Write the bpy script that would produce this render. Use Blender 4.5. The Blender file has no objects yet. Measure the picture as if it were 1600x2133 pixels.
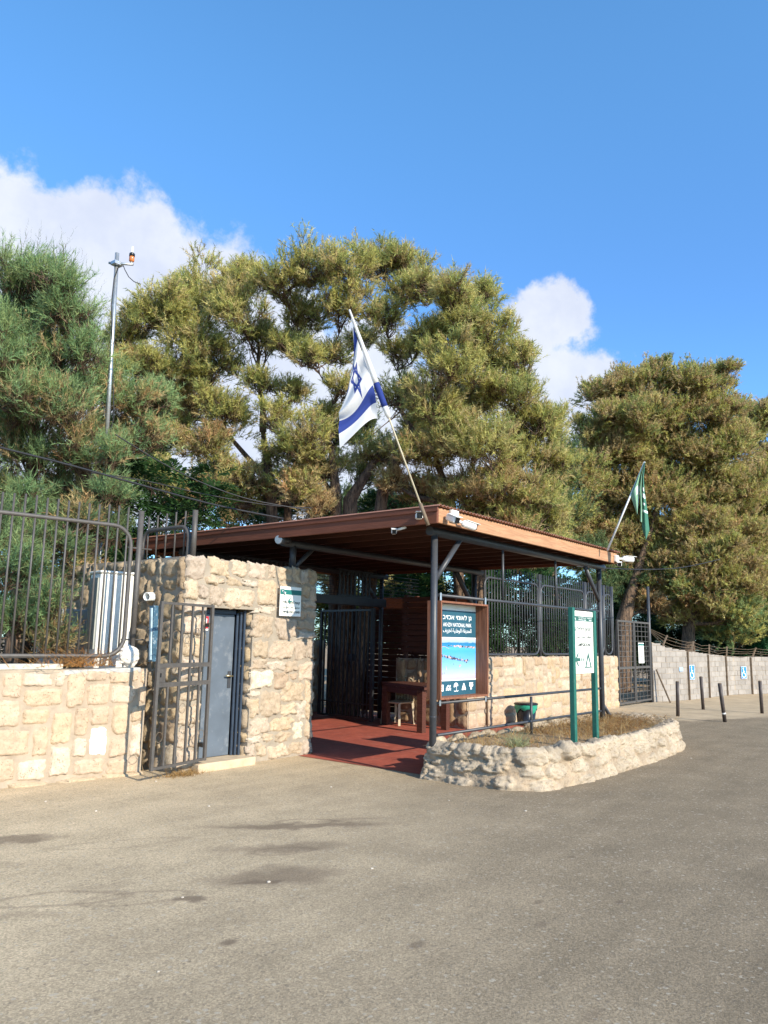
import bpy, bmesh, math, random
import numpy as np
from mathutils import Vector, Matrix, noise
R = math.radians
random.seed(7); rng = np.random.default_rng(11)
S = bpy.context.scene
COL = S.collection

# ------------------------------------------------------------------ camera
F, PITCH, ROLL, YAW, POS = 1612.5, R(9.413), R(-1.092), R(38.2), Vector((-8.2, -5.585, 1.65))
fw = Vector((math.cos(YAW)*math.cos(PITCH), math.sin(YAW)*math.cos(PITCH), math.sin(PITCH)))
rt0 = Vector((math.sin(YAW), -math.cos(YAW), 0)); up0 = rt0.cross(fw)
RT = rt0*math.cos(ROLL) - up0*math.sin(ROLL)
UP = up0*math.cos(ROLL) + rt0*math.sin(ROLL)
cd = bpy.data.cameras.new('camera'); cam = bpy.data.objects.new('camera', cd); COL.objects.link(cam)
cd.sensor_fit = 'VERTICAL'; cd.sensor_height = 24; cd.sensor_width = 18
cd.lens = F/2133*24; cd.clip_end = 3000; cd.clip_start = 0.05
M = Matrix((RT, UP, -fw)).transposed().to_4x4(); M.translation = POS
cam.matrix_world = M
S.camera = cam

def ray(x, y): return fw + RT*((x-800)/F) - UP*((y-1066.5)/F)
def at_d(x, y, d): return POS + ray(x, y)*d           # point at depth d metres
def at_a(x, y, axis, v):
    r = ray(x, y); return POS + r*((v-POS[axis])/r[axis])

# ------------------------------------------------------------------ light
SUN_DIR = Vector((-0.32, -1.93, 1.0)).normalized()      # towards the sun
SUN_EL = math.asin(SUN_DIR.z); SUN_AZ = math.atan2(SUN_DIR.x, SUN_DIR.y)
sd = bpy.data.lights.new('sun', 'SUN'); sun = bpy.data.objects.new('sun', sd); COL.objects.link(sun)
sd.energy = 4.7; sd.angle = R(0.53); sd.color = (1.0, 0.91, 0.76)
sun.rotation_euler = SUN_DIR.to_track_quat('Z', 'Y').to_euler()
S.view_settings.view_transform = 'Standard'; S.view_settings.look = 'None'
S.view_settings.exposure = 0.70; S.view_settings.gamma = 1

# ------------------------------------------------------------------ node helper
class NT:
    def __init__(s, tree): s.t = tree; s.n = tree.nodes; s.l = tree.links
    def node(s, typ, **kw):
        n = s.n.new(typ)
        for k, v in kw.items():
            if k == 'inp':
                for a, b in v.items(): s.set(n, a, b)
            else: setattr(n, k, v)
        return n
    def set(s, n, key, val):
        sock = n.inputs[key]
        if hasattr(val, 'is_output'): s.l.new(val, sock)
        elif hasattr(val, 'outputs'): s.l.new(val.outputs[0], sock)
        else:
            if sock.type == 'RGBA' and len(val) == 3: val = (*val, 1)
            sock.default_value = val
    def math(s, op, a, b=0.0, c=None, clamp=False):
        n = s.node('ShaderNodeMath', operation=op, use_clamp=clamp); s.set(n, 0, a); s.set(n, 1, b)
        if c is not None: s.set(n, 2, c)
        return n.outputs[0]
    def vmath(s, op, a, b=None, out=0):
        n = s.node('ShaderNodeVectorMath', operation=op); s.set(n, 0, a)
        if b is not None: s.set(n, 1, b)
        return n.outputs[out]
    def scale(s, a, f):
        n = s.node('ShaderNodeVectorMath', operation='SCALE'); s.set(n, 0, a); s.set(n, 'Scale', f); return n.outputs[0]
    def noise(s, vec, scale=5, detail=4, rough=.55, out=0, dist=0.0):
        n = s.node('ShaderNodeTexNoise'); s.set(n, 'Vector', vec); s.set(n, 'Scale', scale)
        s.set(n, 'Detail', detail); s.set(n, 'Roughness', rough); s.set(n, 'Distortion', dist); return n.outputs[out]
    def vor(s, vec, scale=5, feature='F1', out=0):
        n = s.node('ShaderNodeTexVoronoi', feature=feature); s.set(n, 'Vector', vec); s.set(n, 'Scale', scale); return n.outputs[out]
    def mapr(s, v, a, b, c=0.0, d=1.0, smooth=True):
        n = s.node('ShaderNodeMapRange', interpolation_type='SMOOTHSTEP' if smooth else 'LINEAR')
        for k, x in enumerate((v, a, b, c, d)): s.set(n, k, x)
        return n.outputs[0]
    def mix(s, f, a, b, blend='MIX'):
        n = s.node('ShaderNodeMix', data_type='RGBA', blend_type=blend); s.set(n, 0, f); s.set(n, 6, a); s.set(n, 7, b)
        return n.outputs[2]
    def sep(s, v): return s.node('ShaderNodeSeparateXYZ', inp={0: v}).outputs

def material(name):
    m = bpy.data.materials.new(name); m.use_nodes = True; m.node_tree.nodes.clear()
    t = NT(m.node_tree)
    out = t.node('ShaderNodeOutputMaterial'); b = t.node('ShaderNodeBsdfPrincipled')
    t.l.new(b.outputs[0], out.inputs[0])
    return m, t, b
def coords(t): return t.node('ShaderNodeTexCoord').outputs['Object']
def bump(t, b, h, dist=.01, strength=1.0):
    n = t.node('ShaderNodeBump'); t.set(n, 'Height', h); t.set(n, 'Distance', dist); t.set(n, 'Strength', strength); t.set(b, 'Normal', n)
def simple(name, col, rough=.6, metal=0.0, var=.15, nscale=8, bmp=0.0, bscale=60, spec=.4, dirt=None):
    m, t, b = material(name); c = coords(t)
    n = t.noise(c, nscale, 5, .6)
    k = t.mapr(n, .3, .7, 1-var, 1+var, False)
    base = t.scale(tuple(col), k)
    if dirt:
        d = t.mapr(t.noise(c, nscale*2.3, 6, .7), .52, .68)
        base = t.mix(t.math('MULTIPLY', d, dirt[1]), base, dirt[0])
    t.set(b, 'Base Color', base); t.set(b, 'Roughness', rough); t.set(b, 'Metallic', metal); t.set(b, 'Specular IOR Level', spec)
    if bmp: bump(t, b, t.noise(c, bscale, 4, .6), bmp)
    return m

# ------------------------------------------------------------------ world: clear blue sky with a few clouds
w = bpy.data.worlds.new('World'); S.world = w; w.use_nodes = True
w.node_tree.nodes.clear(); t = NT(w.node_tree)
sky = t.node('ShaderNodeTexSky'); sky.sky_type = 'NISHITA'; sky.sun_disc = False
sky.sun_elevation = SUN_EL; sky.sun_rotation = SUN_AZ; sky.air_density = 1.0; sky.dust_density = 0.35; sky.ozone_density = 2.0
dirv = t.node('ShaderNodeTexCoord').outputs['Generated']
blobs = [(-60,520,150),(60,520,145),(180,525,135),(290,560,135),(380,595,135),(460,630,125),(540,690,130),(250,650,170),(60,640,170),
         (560,720,150),(640,860,150),(480,900,180),(760,760,140),(860,860,150),(300,900,220),(100,900,200),(700,1000,200),
         (1130,680,80),(1180,662,62),(1110,760,80),(1160,780,80),(1220,790,70),(1250,830,80),(1130,850,120),(1000,900,150),(1270,880,90),(1560,1010,80)]
wn = t.noise(dirv, 7, 7, .62, out=1)
wv = t.vmath('ADD', dirv, t.scale(t.vmath('SUBTRACT', wn, (.5, .5, .5)), .10))
acc = None
for (x, y, r) in blobs:
    d = ray(x, y).normalized()
    dist = t.vmath('DISTANCE', wv, tuple(d), out=1)
    mk = t.math('SUBTRACT', 1.0, t.math('DIVIDE', dist, r/F*1.12))
    acc = mk if acc is None else t.math('SMOOTH_MAX', acc, mk, .25)
fine = t.noise(dirv, 22, 8, .62)
dens = t.math('ADD', acc, t.math('MULTIPLY', t.math('SUBTRACT', fine, .5), 1.0))
cmask = t.mapr(dens, .02, .36)
shade = t.mapr(t.noise(dirv, 9, 6, .6), .35, .7)
ccol = t.mix(shade, (4.1, 4.4, 5.2), (5.0, 5.2, 5.6))
tint = t.mix(1.0, sky.outputs[0], t.mix(t.mapr(t.sep(dirv)[2], .36, .68), (.74, 1.17, 1.60), (.86, 1.46, 1.78)), 'MULTIPLY')
wcol = t.mix(t.math('MULTIPLY', cmask, .93), tint, ccol)
bg = t.node('ShaderNodeBackground'); t.set(bg, 0, wcol); t.set(bg, 1, .115)
wo = t.node('ShaderNodeOutputWorld'); t.l.new(bg.outputs[0], wo.inputs[0])

# ------------------------------------------------------------------ scene helpers
def tag(o, label=None, cat=None, group=None, kind=None):
    for k, v in (('label', label), ('category', cat), ('group', group), ('kind', kind)):
        if v: o[k] = v
    return o
def thing(name, label, cat, loc=(0, 0, 0), group=None, rot=0.0):
    o = bpy.data.objects.new(name, None); COL.objects.link(o); o.empty_display_size = .1
    o.matrix_world = Matrix.Translation(loc) @ Matrix.Rotation(rot, 4, 'Z')
    tag(o, label, cat, group); return o
def wmat(o):
    m = Matrix.LocRotScale(o.location, o.rotation_euler, o.scale)
    return (wmat(o.parent) @ m) if o.parent else m
class MB:
    def __init__(s): s.v = []; s.f = []; s.m = []; s.c = []; s.col = (1, 1, 1); s.mi = 0; s.sm = []
    def add(s, vs, fs, mi=None, smooth=False, cols=None):
        o = len(s.v); s.v += [tuple(v) for v in vs]
        s.c += list(cols) if cols is not None else [s.col]*len(vs)
        for f in fs: s.f.append(tuple(i+o for i in f)); s.m.append(s.mi if mi is None else mi); s.sm.append(smooth)
        return s
    def box(s, lo, hi, mi=None, mat=None):
        (a, b, c), (d, e, f) = lo, hi
        vs = [(a,b,c),(d,b,c),(d,e,c),(a,e,c),(a,b,f),(d,b,f),(d,e,f),(a,e,f)]
        if mat is not None: vs = [mat @ Vector(v) for v in vs]
        return s.add(vs, [(3,2,1,0),(4,5,6,7),(0,1,5,4),(1,2,6,5),(2,3,7,6),(3,0,4,7)], mi)
    def bbox(s, lo, hi, bev=.006, mi=None, mat=None):          # box with bevelled edges
        bm = bmesh.new(); bmesh.ops.create_cube(bm, size=1)
        for v in bm.verts: v.co = Vector([lo[k]+(hi[k]-lo[k])*(v.co[k]+.5) for k in range(3)])
        bmesh.ops.bevel(bm, geom=bm.edges[:], offset=bev, segments=1, affect='EDGES')
        bm.verts.index_update()
        vs = [(mat @ v.co) if mat is not None else v.co.copy() for v in bm.verts]
        s.add(vs, [[v.index for v in f.verts] for f in bm.faces], mi); bm.free(); return s
    def bar(s, p, q, w, h=None, mi=None):                        # rectangular bar between two points
        p, q = Vector(p), Vector(q); h = h or w; d = (q-p).normalized()
        a = d.cross(Vector((0, 0, 1))); a = Vector((1, 0, 0)) if a.length < .01 else a.normalized()
        b = d.cross(a).normalized()
        vs = [e+a*i*w/2+b*j*h/2 for e in (p, q) for i, j in ((-1,-1),(1,-1),(1,1),(-1,1))]
        return s.add(vs, [(3,2,1,0),(4,5,6,7),(0,1,5,4),(1,2,6,5),(2,3,7,6),(3,0,4,7)], mi)
    def tube(s, pts, r, n=8, mi=None, cap=True, closed=False):
        pts = [Vector(p) for p in pts]; k = len(pts)
        rs = r if hasattr(r, '__len__') else [r]*k
        vs = []; prev = None
        for i, p in enumerate(pts):
            if closed: d = pts[(i+1) % k]-pts[i-1]
            else: d = pts[min(i+1, k-1)]-pts[max(i-1, 0)]
            d.normalize()
            if prev is None:
                a = d.orthogonal().normalized()
            else:
                a = (prev - d*prev.dot(d)).normalized()
            prev = a; b = d.cross(a)
            for j in range(n):
                th = 2*math.pi*j/n; vs.append(p+(a*math.cos(th)+b*math.sin(th))*rs[i])
        fs = []
        for i in range(k if closed else k-1):
            i2 = (i+1) % k
            for j in range(n): fs.append((i*n+j, i*n+(j+1) % n, i2*n+(j+1) % n, i2*n+j))
        s.add(vs, fs, mi, True)
        if cap and not closed:
            o = len(s.v)-len(vs)
            s.f.append(tuple(o+j for j in reversed(range(n)))); s.m.append(s.mi if mi is None else mi); s.sm.append(False)
            s.f.append(tuple(o+(k-1)*n+j for j in range(n))); s.m.append(s.mi if mi is None else mi); s.sm.append(False)
        return s
    def build(s, name, mats, parent=None):
        me = bpy.data.meshes.new(name)
        vs = s.v
        if parent is not None:
            inv = wmat(parent).inverted(); vs = [inv @ Vector(v) for v in vs]
        me.from_pydata([tuple(v) for v in vs], [], s.f)
        for m in (mats if isinstance(mats, (list, tuple)) else [mats]): me.materials.append(m)
        me.polygons.foreach_set('material_index', s.m); me.polygons.foreach_set('use_smooth', s.sm)
        ca = me.color_attributes.new('Col', 'FLOAT_COLOR', 'POINT')
        ca.data.foreach_set('color', np.array([(*c[:3], 1) for c in s.c], dtype=np.float32).ravel())
        me.update()
        o = bpy.data.objects.new(name, me); COL.objects.link(o)
        if parent is not None: o.parent = parent
        return o
def copy_tree(o, parent=None):
    c = o.copy(); COL.objects.link(c)
    if parent is not None: c.parent = parent
    for ch in [x for x in bpy.data.objects if x.parent == o]: copy_tree(ch, c)
    return c
def arc(c, r, a0, a1, u, v, n=8):
    c, u, v = Vector(c), Vector(u), Vector(v)
    return [c+u*(r*math.cos(a0+(a1-a0)*i/n))+v*(r*math.sin(a0+(a1-a0)*i/n)) for i in range(n+1)]
def rrect(c, u, v, w, h, r, n=6, corners=(1,1,1,1)):
    """closed rounded rectangle path; corners: bl, br, tr, tl"""
    c, u, v = Vector(c), Vector(u), Vector(v); P = []
    for k, (sx, sy, a) in enumerate(((-1,-1,math.pi),(1,-1,1.5*math.pi),(1,1,0),(-1,1,.5*math.pi))):
        rr = r if corners[k] else .012
        cc = c+u*sx*(w/2-rr)+v*sy*(h/2-rr)
        P += arc(cc, rr, a, a+math.pi/2, u, v, n)
    return P
def fbm(p, sc, o=4): return noise.fractal(Vector(p)*sc, 1.0, 2.0, o)

# ------------------------------------------------------------------ materials
def stone_mat(name, pits=1.0, bm=.012):
    m, t, b = material(name); c = coords(t)
    at = t.node('ShaderNodeAttribute', attribute_name='Col').outputs['Color']
    n1 = t.noise(c, 9, 6, .65); n2 = t.noise(c, 45, 5, .7)
    k = t.math('ADD', t.mapr(n1, .3, .7, .80, 1.16, False), t.mapr(n2, .35, .65, -.09, .09, False))
    base = t.scale(at, k)
    pv = t.vor(t.vmath('ADD', c, t.scale(t.noise(c, 12, 3, .5, out=1), .05)), 48)
    pmask = t.math('MULTIPLY', t.mapr(pv, .16, .30, 1, 0), t.mapr(t.noise(c, 11, 3, .6), .46, .62))
    base = t.mix(t.math('MULTIPLY', pmask, .62*pits), base, (.22, .145, .075))
    rust = t.mapr(t.noise(c, 4.5, 4, .6), .55, .75)
    base = t.mix(t.math('MULTIPLY', rust, .30), base, t.mix(1.0, base, (1.0, .80, .58), 'MULTIPLY'))
    t.set(b, 'Base Color', base); t.set(b, 'Roughness', .92); t.set(b, 'Specular IOR Level', .2)
    h = t.math('ADD', t.math('MULTIPLY', n2, .5), t.math('MULTIPLY', pmask, -.7*pits)); h = t.math('ADD', h, t.math('MULTIPLY', n1, .9))
    bump(t, b, h, bm); return m
M_STONE = stone_mat('limestone_block'); M_ROUGH = stone_mat('rough_rock', 1.0, .02)
M_MORTAR = simple('mortar', (.355, .285, .212), .95, var=.18, nscale=6, bmp=.006, bscale=70, spec=.1)
M_MORTAR_GREY = simple('grey_mortar', (.30, .255, .20), .95, var=.18, nscale=6, bmp=.006, bscale=70, spec=.1)
M_CONC = simple('pale_concrete', (.50, .46, .38), .9, var=.18, nscale=5, bmp=.004, dirt=((.25, .2, .14), .5))
M_METAL = simple('grey_paint', (.075, .068, .062), .5, var=.18, nscale=14, bmp=.0006, bscale=220, dirt=((.13, .09, .06), .35))
M_DARKMETAL = simple('dark_paint', (.045, .048, .055), .42, var=.15, nscale=10, bmp=.0006, bscale=200, dirt=((.10, .085, .07), .3))
M_BLACKMETAL = simple('black_paint', (.018, .019, .022), .45, var=.2)
M_RUST = simple('thin_rusty_wire', (.16, .115, .075), .8, var=.3)
M_GALV = simple('galvanised_steel', (.46, .48, .49), .38, metal=.75, var=.2, nscale=20, dirt=((.3, .25, .2), .3))
M_DOOR = simple('blue_grey_door_paint', (.100, .122, .150), .42, var=.14, nscale=3, bmp=.0006, bscale=120, dirt=((.30, .31, .32), .28))
M_DOORDK = simple('dark_blue_frame_paint', (.035, .05, .075), .4, var=.15)
M_WHITE = simple('white_plastic', (.78, .77, .73), .42, var=.05, nscale=5, dirt=((.45, .4, .32), .12))
M_ACW = simple('cream_sheet_metal', (.74, .72, .66), .4, var=.05, nscale=3, dirt=((.5, .42, .32), .2))
M_ACG = simple('louvre_grey', (.34, .34, .30), .55, var=.12)
M_BLACK = simple('black_plastic', (.012, .012, .014), .25, var=.2)
M_GREEN = simple('green_enamel', (.012, .115, .085), .4, var=.12, dirt=((.2, .25, .2), .15))
M_TEAL = simple('teal_print', (.010, .135, .125), .5, var=.03)
M_SIGNW = simple('sign_white', (.84, .83, .76), .45, var=.03, nscale=4)
M_INK = simple('ink', (.03, .045, .04), .5, var=.05)
M_NAVY = simple('poster_navy', (.022, .085, .125), .35, var=.07, nscale=5)
M_PWHITE = simple('print_white', (.82, .83, .82), .4, var=.02)
M_WOOD = simple('oiled_brown_wood', (.085, .028, .015), .6, var=.3, nscale=4, bmp=.002, bscale=40)
M_CHAIR = simple('beige_plastic', (.46, .38, .26), .45, var=.06)
M_BAG = simple('green_bag', (.02, .25, .16), .35, var=.2, nscale=12, bmp=.004, bscale=40)
M_ROPE = simple('black_cable', (.02, .02, .022), .55, var=.2)
M_BARK = None
def wood_mat(name, c1, c2, axis=0, scale=1.0):
    m, t, b = material(name); c = coords(t)
    s = [14, 14, 14]; s[axis] = .9
    v = t.vmath('MULTIPLY', c, tuple(x*scale for x in s))
    g = t.noise(v, 3.0, 6, .65, dist=.6)
    kn = t.mapr(t.vor(t.vmath('MULTIPLY', c, tuple((4 if i != axis else 1.4)*scale for i in range(3))), 1.5), .03, .12, 1, 0)
    base = t.mix(t.mapr(g, .3, .7), c1, c2)
    base = t.mix(t.math('MULTIPLY', kn, .6), base, tuple(x*.35 for x in c1))
    t.set(b, 'Base Color', base); t.set(b, 'Roughness', .65); t.set(b, 'Specular IOR Level', .3)
    bump(t, b, g, .003); return m
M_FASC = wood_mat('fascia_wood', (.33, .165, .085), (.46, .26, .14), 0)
M_FASCY = wood_mat('shaded_fascia_wood', (.120, .040, .022), (.175, .060, .033), 1)  # darker copy of the fascia wood, shade of the roof sides put into the colour
M_RAFT = wood_mat('rafter_wood', (.040, .013, .007), (.065, .022, .012), 1)
M_SLAT = wood_mat('slat_wood', (.055, .016, .007), (.095, .028, .012), 1)
M_FRAMEW = wood_mat('board_frame_wood', (.15, .055, .028), (.26, .11, .06), 2)
M_TABLE = wood_mat('table_wood', (.055, .018, .010), (.10, .036, .022), 1)

def bark():
    m, t, b = material('tamarisk_bark'); c = coords(t)
    v = t.vmath('MULTIPLY', c, (9, 9, 2.2)); g = t.noise(v, 2.2, 7, .7, dist=.5)
    t.set(b, 'Base Color', t.mix(t.mapr(g, .35, .65), (.045, .030, .021), (.21, .135, .085))); t.set(b, 'Roughness', .95)
    bump(t, b, g, .05); return m
M_BARK = bark()
def leaf_mat(name, rough=.7):
    m, t, b = material(name)
    at = t.node('ShaderNodeAttribute', attribute_name='Col').outputs['Color']
    t.set(b, 'Base Color', at); t.set(b, 'Roughness', rough); t.set(b, 'Specular IOR Level', .15)
    tr = t.node('ShaderNodeBsdfTranslucent'); t.set(tr, 0, at)
    mx = t.node('ShaderNodeMixShader'); t.set(mx, 0, .42); t.l.new(b.outputs[0], mx.inputs[1]); t.l.new(tr.outputs[0], mx.inputs[2])
    out = [n for n in t.n if n.type == 'OUTPUT_MATERIAL'][0]; t.l.new(mx.outputs[0], out.inputs[0]); return m
M_LEAF = leaf_mat('needle_foliage'); M_BROAD = leaf_mat('broad_leaf', .4); M_STRAW = leaf_mat('dry_straw')

# ------------------------------------------------------------------ ground
def ground_mats():
    m, t, b = material('dusty_asphalt'); c = coords(t); X, Yc, Z = t.sep(c)
    big = t.noise(c, .35, 5, .6); mid = t.noise(c, 1.6, 6, .62); fin = t.noise(c, 75, 5, .8)
    grit = t.vor(c, 90, out=1); gs = t.sep(grit)[0]; grit2 = t.vor(c, 55, out=1); gs2 = t.sep(grit2)[0]
    # dust lies near the buildings, the bare grey shows on the travelled part of the road
    road = t.math('ADD', t.math('MULTIPLY', X, .13), t.math('MULTIPLY', Yc, -.21))
    f = t.mapr(t.math('ADD', road, t.math('MULTIPLY', big, 1.1)), -.35, 1.15)
    base = t.mix(f, (.53, .415, .267), (.245, .190, .124))
    base = t.scale(base, t.mapr(mid, .3, .7, .86, 1.12, False))
    base = t.scale(base, t.mapr(fin, .32, .68, .72, 1.28, False))
    base = t.scale(base, t.mapr(gs, 0, 1, .80, 1.22, False))
    base = t.mix(t.math('MULTIPLY', t.mapr(gs2, .955, .98), .6), base, (.46, .40, .31))
    base = t.mix(t.math('MULTIPLY', t.mapr(gs2, .04, .015), .35), base, (.13, .11, .09))
    # streaks along the road
    st = t.noise(t.vmath('MULTIPLY', c, (.25, 2.2, 1)), 1.4, 5, .6)
    base = t.scale(base, t.mapr(st, .35, .65, .92, 1.07, False))
    wv = t.vmath('ADD', c, t.scale(t.vmath('SUBTRACT', t.noise(c, 2.2, 5, .6, out=1), (.5, .5, .5)), .55))
    # oil and water stains: (x, y, rx, ry, angle, strength)
    for (x, y, rx, ry, a, k) in ((-4.75,.82,.40,.13,-.5,.70),(-2.9,-.5,.95,.13,-.75,.75),(-3.5,-.95,.6,.18,-.7,.62),(-4.05,-1.45,.55,.28,-.6,.68),(-4.25,-1.45,.16,.07,-.6,.7),
                                 (-4.85,-1.37,.16,.07,-.7,.8),(-5.1,-2.12,.07,.05,0,.8),(-4.45,-2.92,.09,.05,0,.7),(-3.0,-3.5,.06,.03,0,.8),(-3.35,-3.1,.07,.03,0,.6),(-2.2,-2.8,.06,.03,0,.6),
                                 (-5.6,-.95,.35,.10,-.6,.25),(-5.1,-.7,.3,.1,-.6,.2),(-2.4,-.7,.4,.10,-.6,.4),(-2.2,-3.4,.05,.03,0,.6),(-3.7,-3.3,.08,.04,0,.5),(-4.6,-4.0,.1,.05,0,.4),(-5.3,.3,.5,.12,-.5,.25)):
        d = t.vmath('SUBTRACT', wv if rx > .1 else c, (x, y, 0))
        r = t.node('ShaderNodeVectorRotate', rotation_type='Z_AXIS'); t.set(r, 0, d); t.set(r, 'Angle', -a)
        L = t.vmath('LENGTH', t.vmath('MULTIPLY', r.outputs[0], (1/rx, 1/ry, 0)), out=1)
        mk = t.math('MULTIPLY', t.mapr(L, .35, 1.15, 1, 0), k)
        base = t.mix(mk, base, (.17, .125, .085))
    for (x, y, rx, ry, a, k) in ((-5.35,-.75,.42,.13,-.6,.35),(-5.0,-1.1,.34,.12,-.6,.30),(-2.75,-.45,.28,.10,-.7,.45),(-3.6,-1.0,.26,.10,-.6,.40),(-4.3,.1,.5,.12,-.5,.20)):
        d = t.vmath('SUBTRACT', t.vmath('ADD', c, t.scale(t.vmath('SUBTRACT', wv, c), .35)), (x, y, 0))
        r = t.node('ShaderNodeVectorRotate', rotation_type='Z_AXIS'); t.set(r, 0, d); t.set(r, 'Angle', -a)
        L = t.vmath('LENGTH', t.vmath('MULTIPLY', r.outputs[0], (1/rx, 1/ry, 0)), out=1)
        ring = t.mapr(t.math('ABSOLUTE', t.math('SUBTRACT', L, 1.0)), .04, .22, 1, 0)
        base = t.mix(t.math('MULTIPLY', ring, k), base, (.17, .125, .085))
    spots = t.vor(t.vmath('ADD', c, (3.3, 1.7, 0)), 1.35); sp = t.mapr(spots, .012, .045, .5, 0)
    base = t.mix(sp, base, (.14, .12, .10))
    # pale sand washed over the edge near the block wall and the planter
    sx = t.mapr(t.math('ADD', X, t.math('MULTIPLY', Yc, 2.4)), 8.0, 12.0)
    s2 = t.math('ADD', sx, t.math('MULTIPLY', t.math('SUBTRACT', t.noise(c, 1.1, 6, .7), .5), 1.5), clamp=True)
    base = t.mix(t.math('MULTIPLY', t.mapr(s2, .35, .8), .8), base, t.scale((.52, .40, .26), t.mapr(mid, .3, .7, .8, 1.15, False)))
    t.set(b, 'Base Color', base); t.set(b, 'Roughness', .93); t.set(b, 'Specular IOR Level', .15)
    h = t.math('ADD', t.math('MULTIPLY', gs, .35), t.math('ADD', t.math('MULTIPLY', fin, .8), t.math('MULTIPLY', mid, 1.5)))
    bump(t, b, h, .008)
    m2 = simple('dry_earth', (.30, .205, .115), .95, var=.3, nscale=1.2, bmp=.03, bscale=12)
    m3, t, b = material('red_pavers'); c = coords(t)
    br = t.node('ShaderNodeTexBrick'); t.set(br, 'Vector', c); t.set(br, 'Scale', 5.0); t.set(br, 'Mortar Size', .008); t.set(br, 'Bias', -.2)
    t.set(br, 'Color1', (.30, .062, .035, 1)); t.set(br, 'Color2', (.37, .088, .052, 1)); t.set(br, 'Mortar', (.19, .055, .036, 1)); t.set(br, 'Brick Width', .5); t.set(br, 'Row Height', .25)
    base = t.scale(br.outputs[0], t.mapr(t.noise(c, 3, 6, .65), .3, .7, .78, 1.2, False))
    sc = t.noise(t.vmath('MULTIPLY', c, (22, 9, 1)), 1.5, 5, .8)
    base = t.mix(t.mapr(sc, .66, .74), base, (.50, .24, .16))
    base = t.mix(t.math('MULTIPLY', t.mapr(t.noise(c, 2.2, 5, .7), .55, .75), .3), base, (.36, .22, .15))
    t.set(b, 'Base Color', base); t.set(b, 'Roughness', .7); bump(t, b, br.outputs['Fac'], .003, -1.0)
    return m, m2, m3
M_ASPH, M_EARTH, M_TILE = ground_mats()
def sheet(name, pts, z, mat, kind='structure', grid=None):
    mb = MB(); mb.add([(x, y, z) for x, y in pts], [tuple(range(len(pts)))]); return tag(mb.build(name, mat), kind=kind)
sheet('ground', [(-150,-150),(300,-150),(300,300),(-150,300)], -.012, M_EARTH)
sheet('asphalt_road', [(-60,-60),(60,-60),(60,-3.5),(30,-1.2),(24.5,1.3),(19,2.25),(15.2,2.55),(12.4,2.9),(9,2.9),(4,2.9),(-2,2.9),(-10,4.2),(-60,12)], 0, M_ASPH)
sheet('paved_floor', [(.05,.15),(.10,2.42),(.42,2.42),(.42,7.5),(6.2,7.5),(6.2,2.6),(6.6,2.5),(6.6,.15)], .006, M_TILE)

# raised bed behind the left wall and under the trees
def bank():
    mb = MB(); nx, ny = 60, 40; vs = []
    for j in range(ny+1):
        for i in range(nx+1):
            x = -16+i*(13.9/nx); y0 = 2.95 - .172*(x+2.02)
            y = y0 + j*(22/ny)
            z = 1.17 + .10*fbm((x, y, 0), .8) + min(0, (j-1)*0) - max(0, (y-y0-2.5))*.05
            vs.append((x, y, z if j else -.01))
    mb.add(vs, [(j*(nx+1)+i, j*(nx+1)+i+1, (j+1)*(nx+1)+i+1, (j+1)*(nx+1)+i) for j in range(ny) for i in range(nx)], smooth=True)
    tag(mb.build('raised_bed', M_EARTH), kind='structure')
bank()

# ------------------------------------------------------------------ stonework
def stone(mb, o, u, v, n, rect, depth=.05, round_=5.0, col=(.6, .47, .32), cell=.028, rough=.012, jit=.012):
    u0, v0, u1, v1 = rect; hw, hh = (u1-u0)/2, (v1-v0)/2; cu, cv = (u0+u1)/2, (v0+v1)/2
    nx = max(6, int(2*hw/cell)); ny = max(6, int(2*hh/cell)); o, u, v, n = Vector(o), Vector(u), Vector(v), Vector(n)
    sd_ = random.uniform(0, 90); tu, tv = random.uniform(-.012, .012), random.uniform(-.012, .012)
    vs = []; cols = []
    for j in range(ny+1):
        for i in range(nx+1):
            a, b = 2*i/nx-1, 2*j/ny-1; r = max(abs(a), abs(b))
            if r > 1e-6:
                sa, sb = a/r, b/r; k = (abs(sa)**round_+abs(sb)**round_)**(-1/round_)
                th = math.atan2(b, a)
                k *= 1 + jit/max(.05, min(hw, hh))*noise.noise(Vector((math.cos(th)*1.7+sd_, math.sin(th)*1.7, 3.1)))*1.6 + .6*jit/max(.05, min(hw, hh))*noise.noise(Vector((math.cos(th)*6+sd_, math.sin(th)*6, 9))) + .45*jit/max(.05, min(hw, hh))*noise.noise(Vector((math.cos(th)*15+sd_, math.sin(th)*15, 19)))
                a, b = a*k, b*k
            pu, pv = cu+a*hw, cv+b*hh
            prof = 1-r**(18 if depth < .035 else 9)
            h = depth*prof*(.94+.06*(1-r*r)) + (tu*a+tv*b)*prof
            h += rough*1.3*prof*(noise.fractal(Vector((pu*8+sd_, pv*8, sd_)), .8, 2.1, 5)) + rough*.9*prof*noise.fractal(Vector((pu*34+sd_, pv*34, sd_)), .7, 2.0, 3)
            if i in (0, nx) or j in (0, ny): h = -.02
            vs.append(o+u*pu+v*pv+n*h); cols.append(col)
    mb.add(vs, [(j*(nx+1)+i, j*(nx+1)+i+1, (j+1)*(nx+1)+i+1, (j+1)*(nx+1)+i) for j in range(ny) for i in range(nx)], 0, True, cols)
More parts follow.
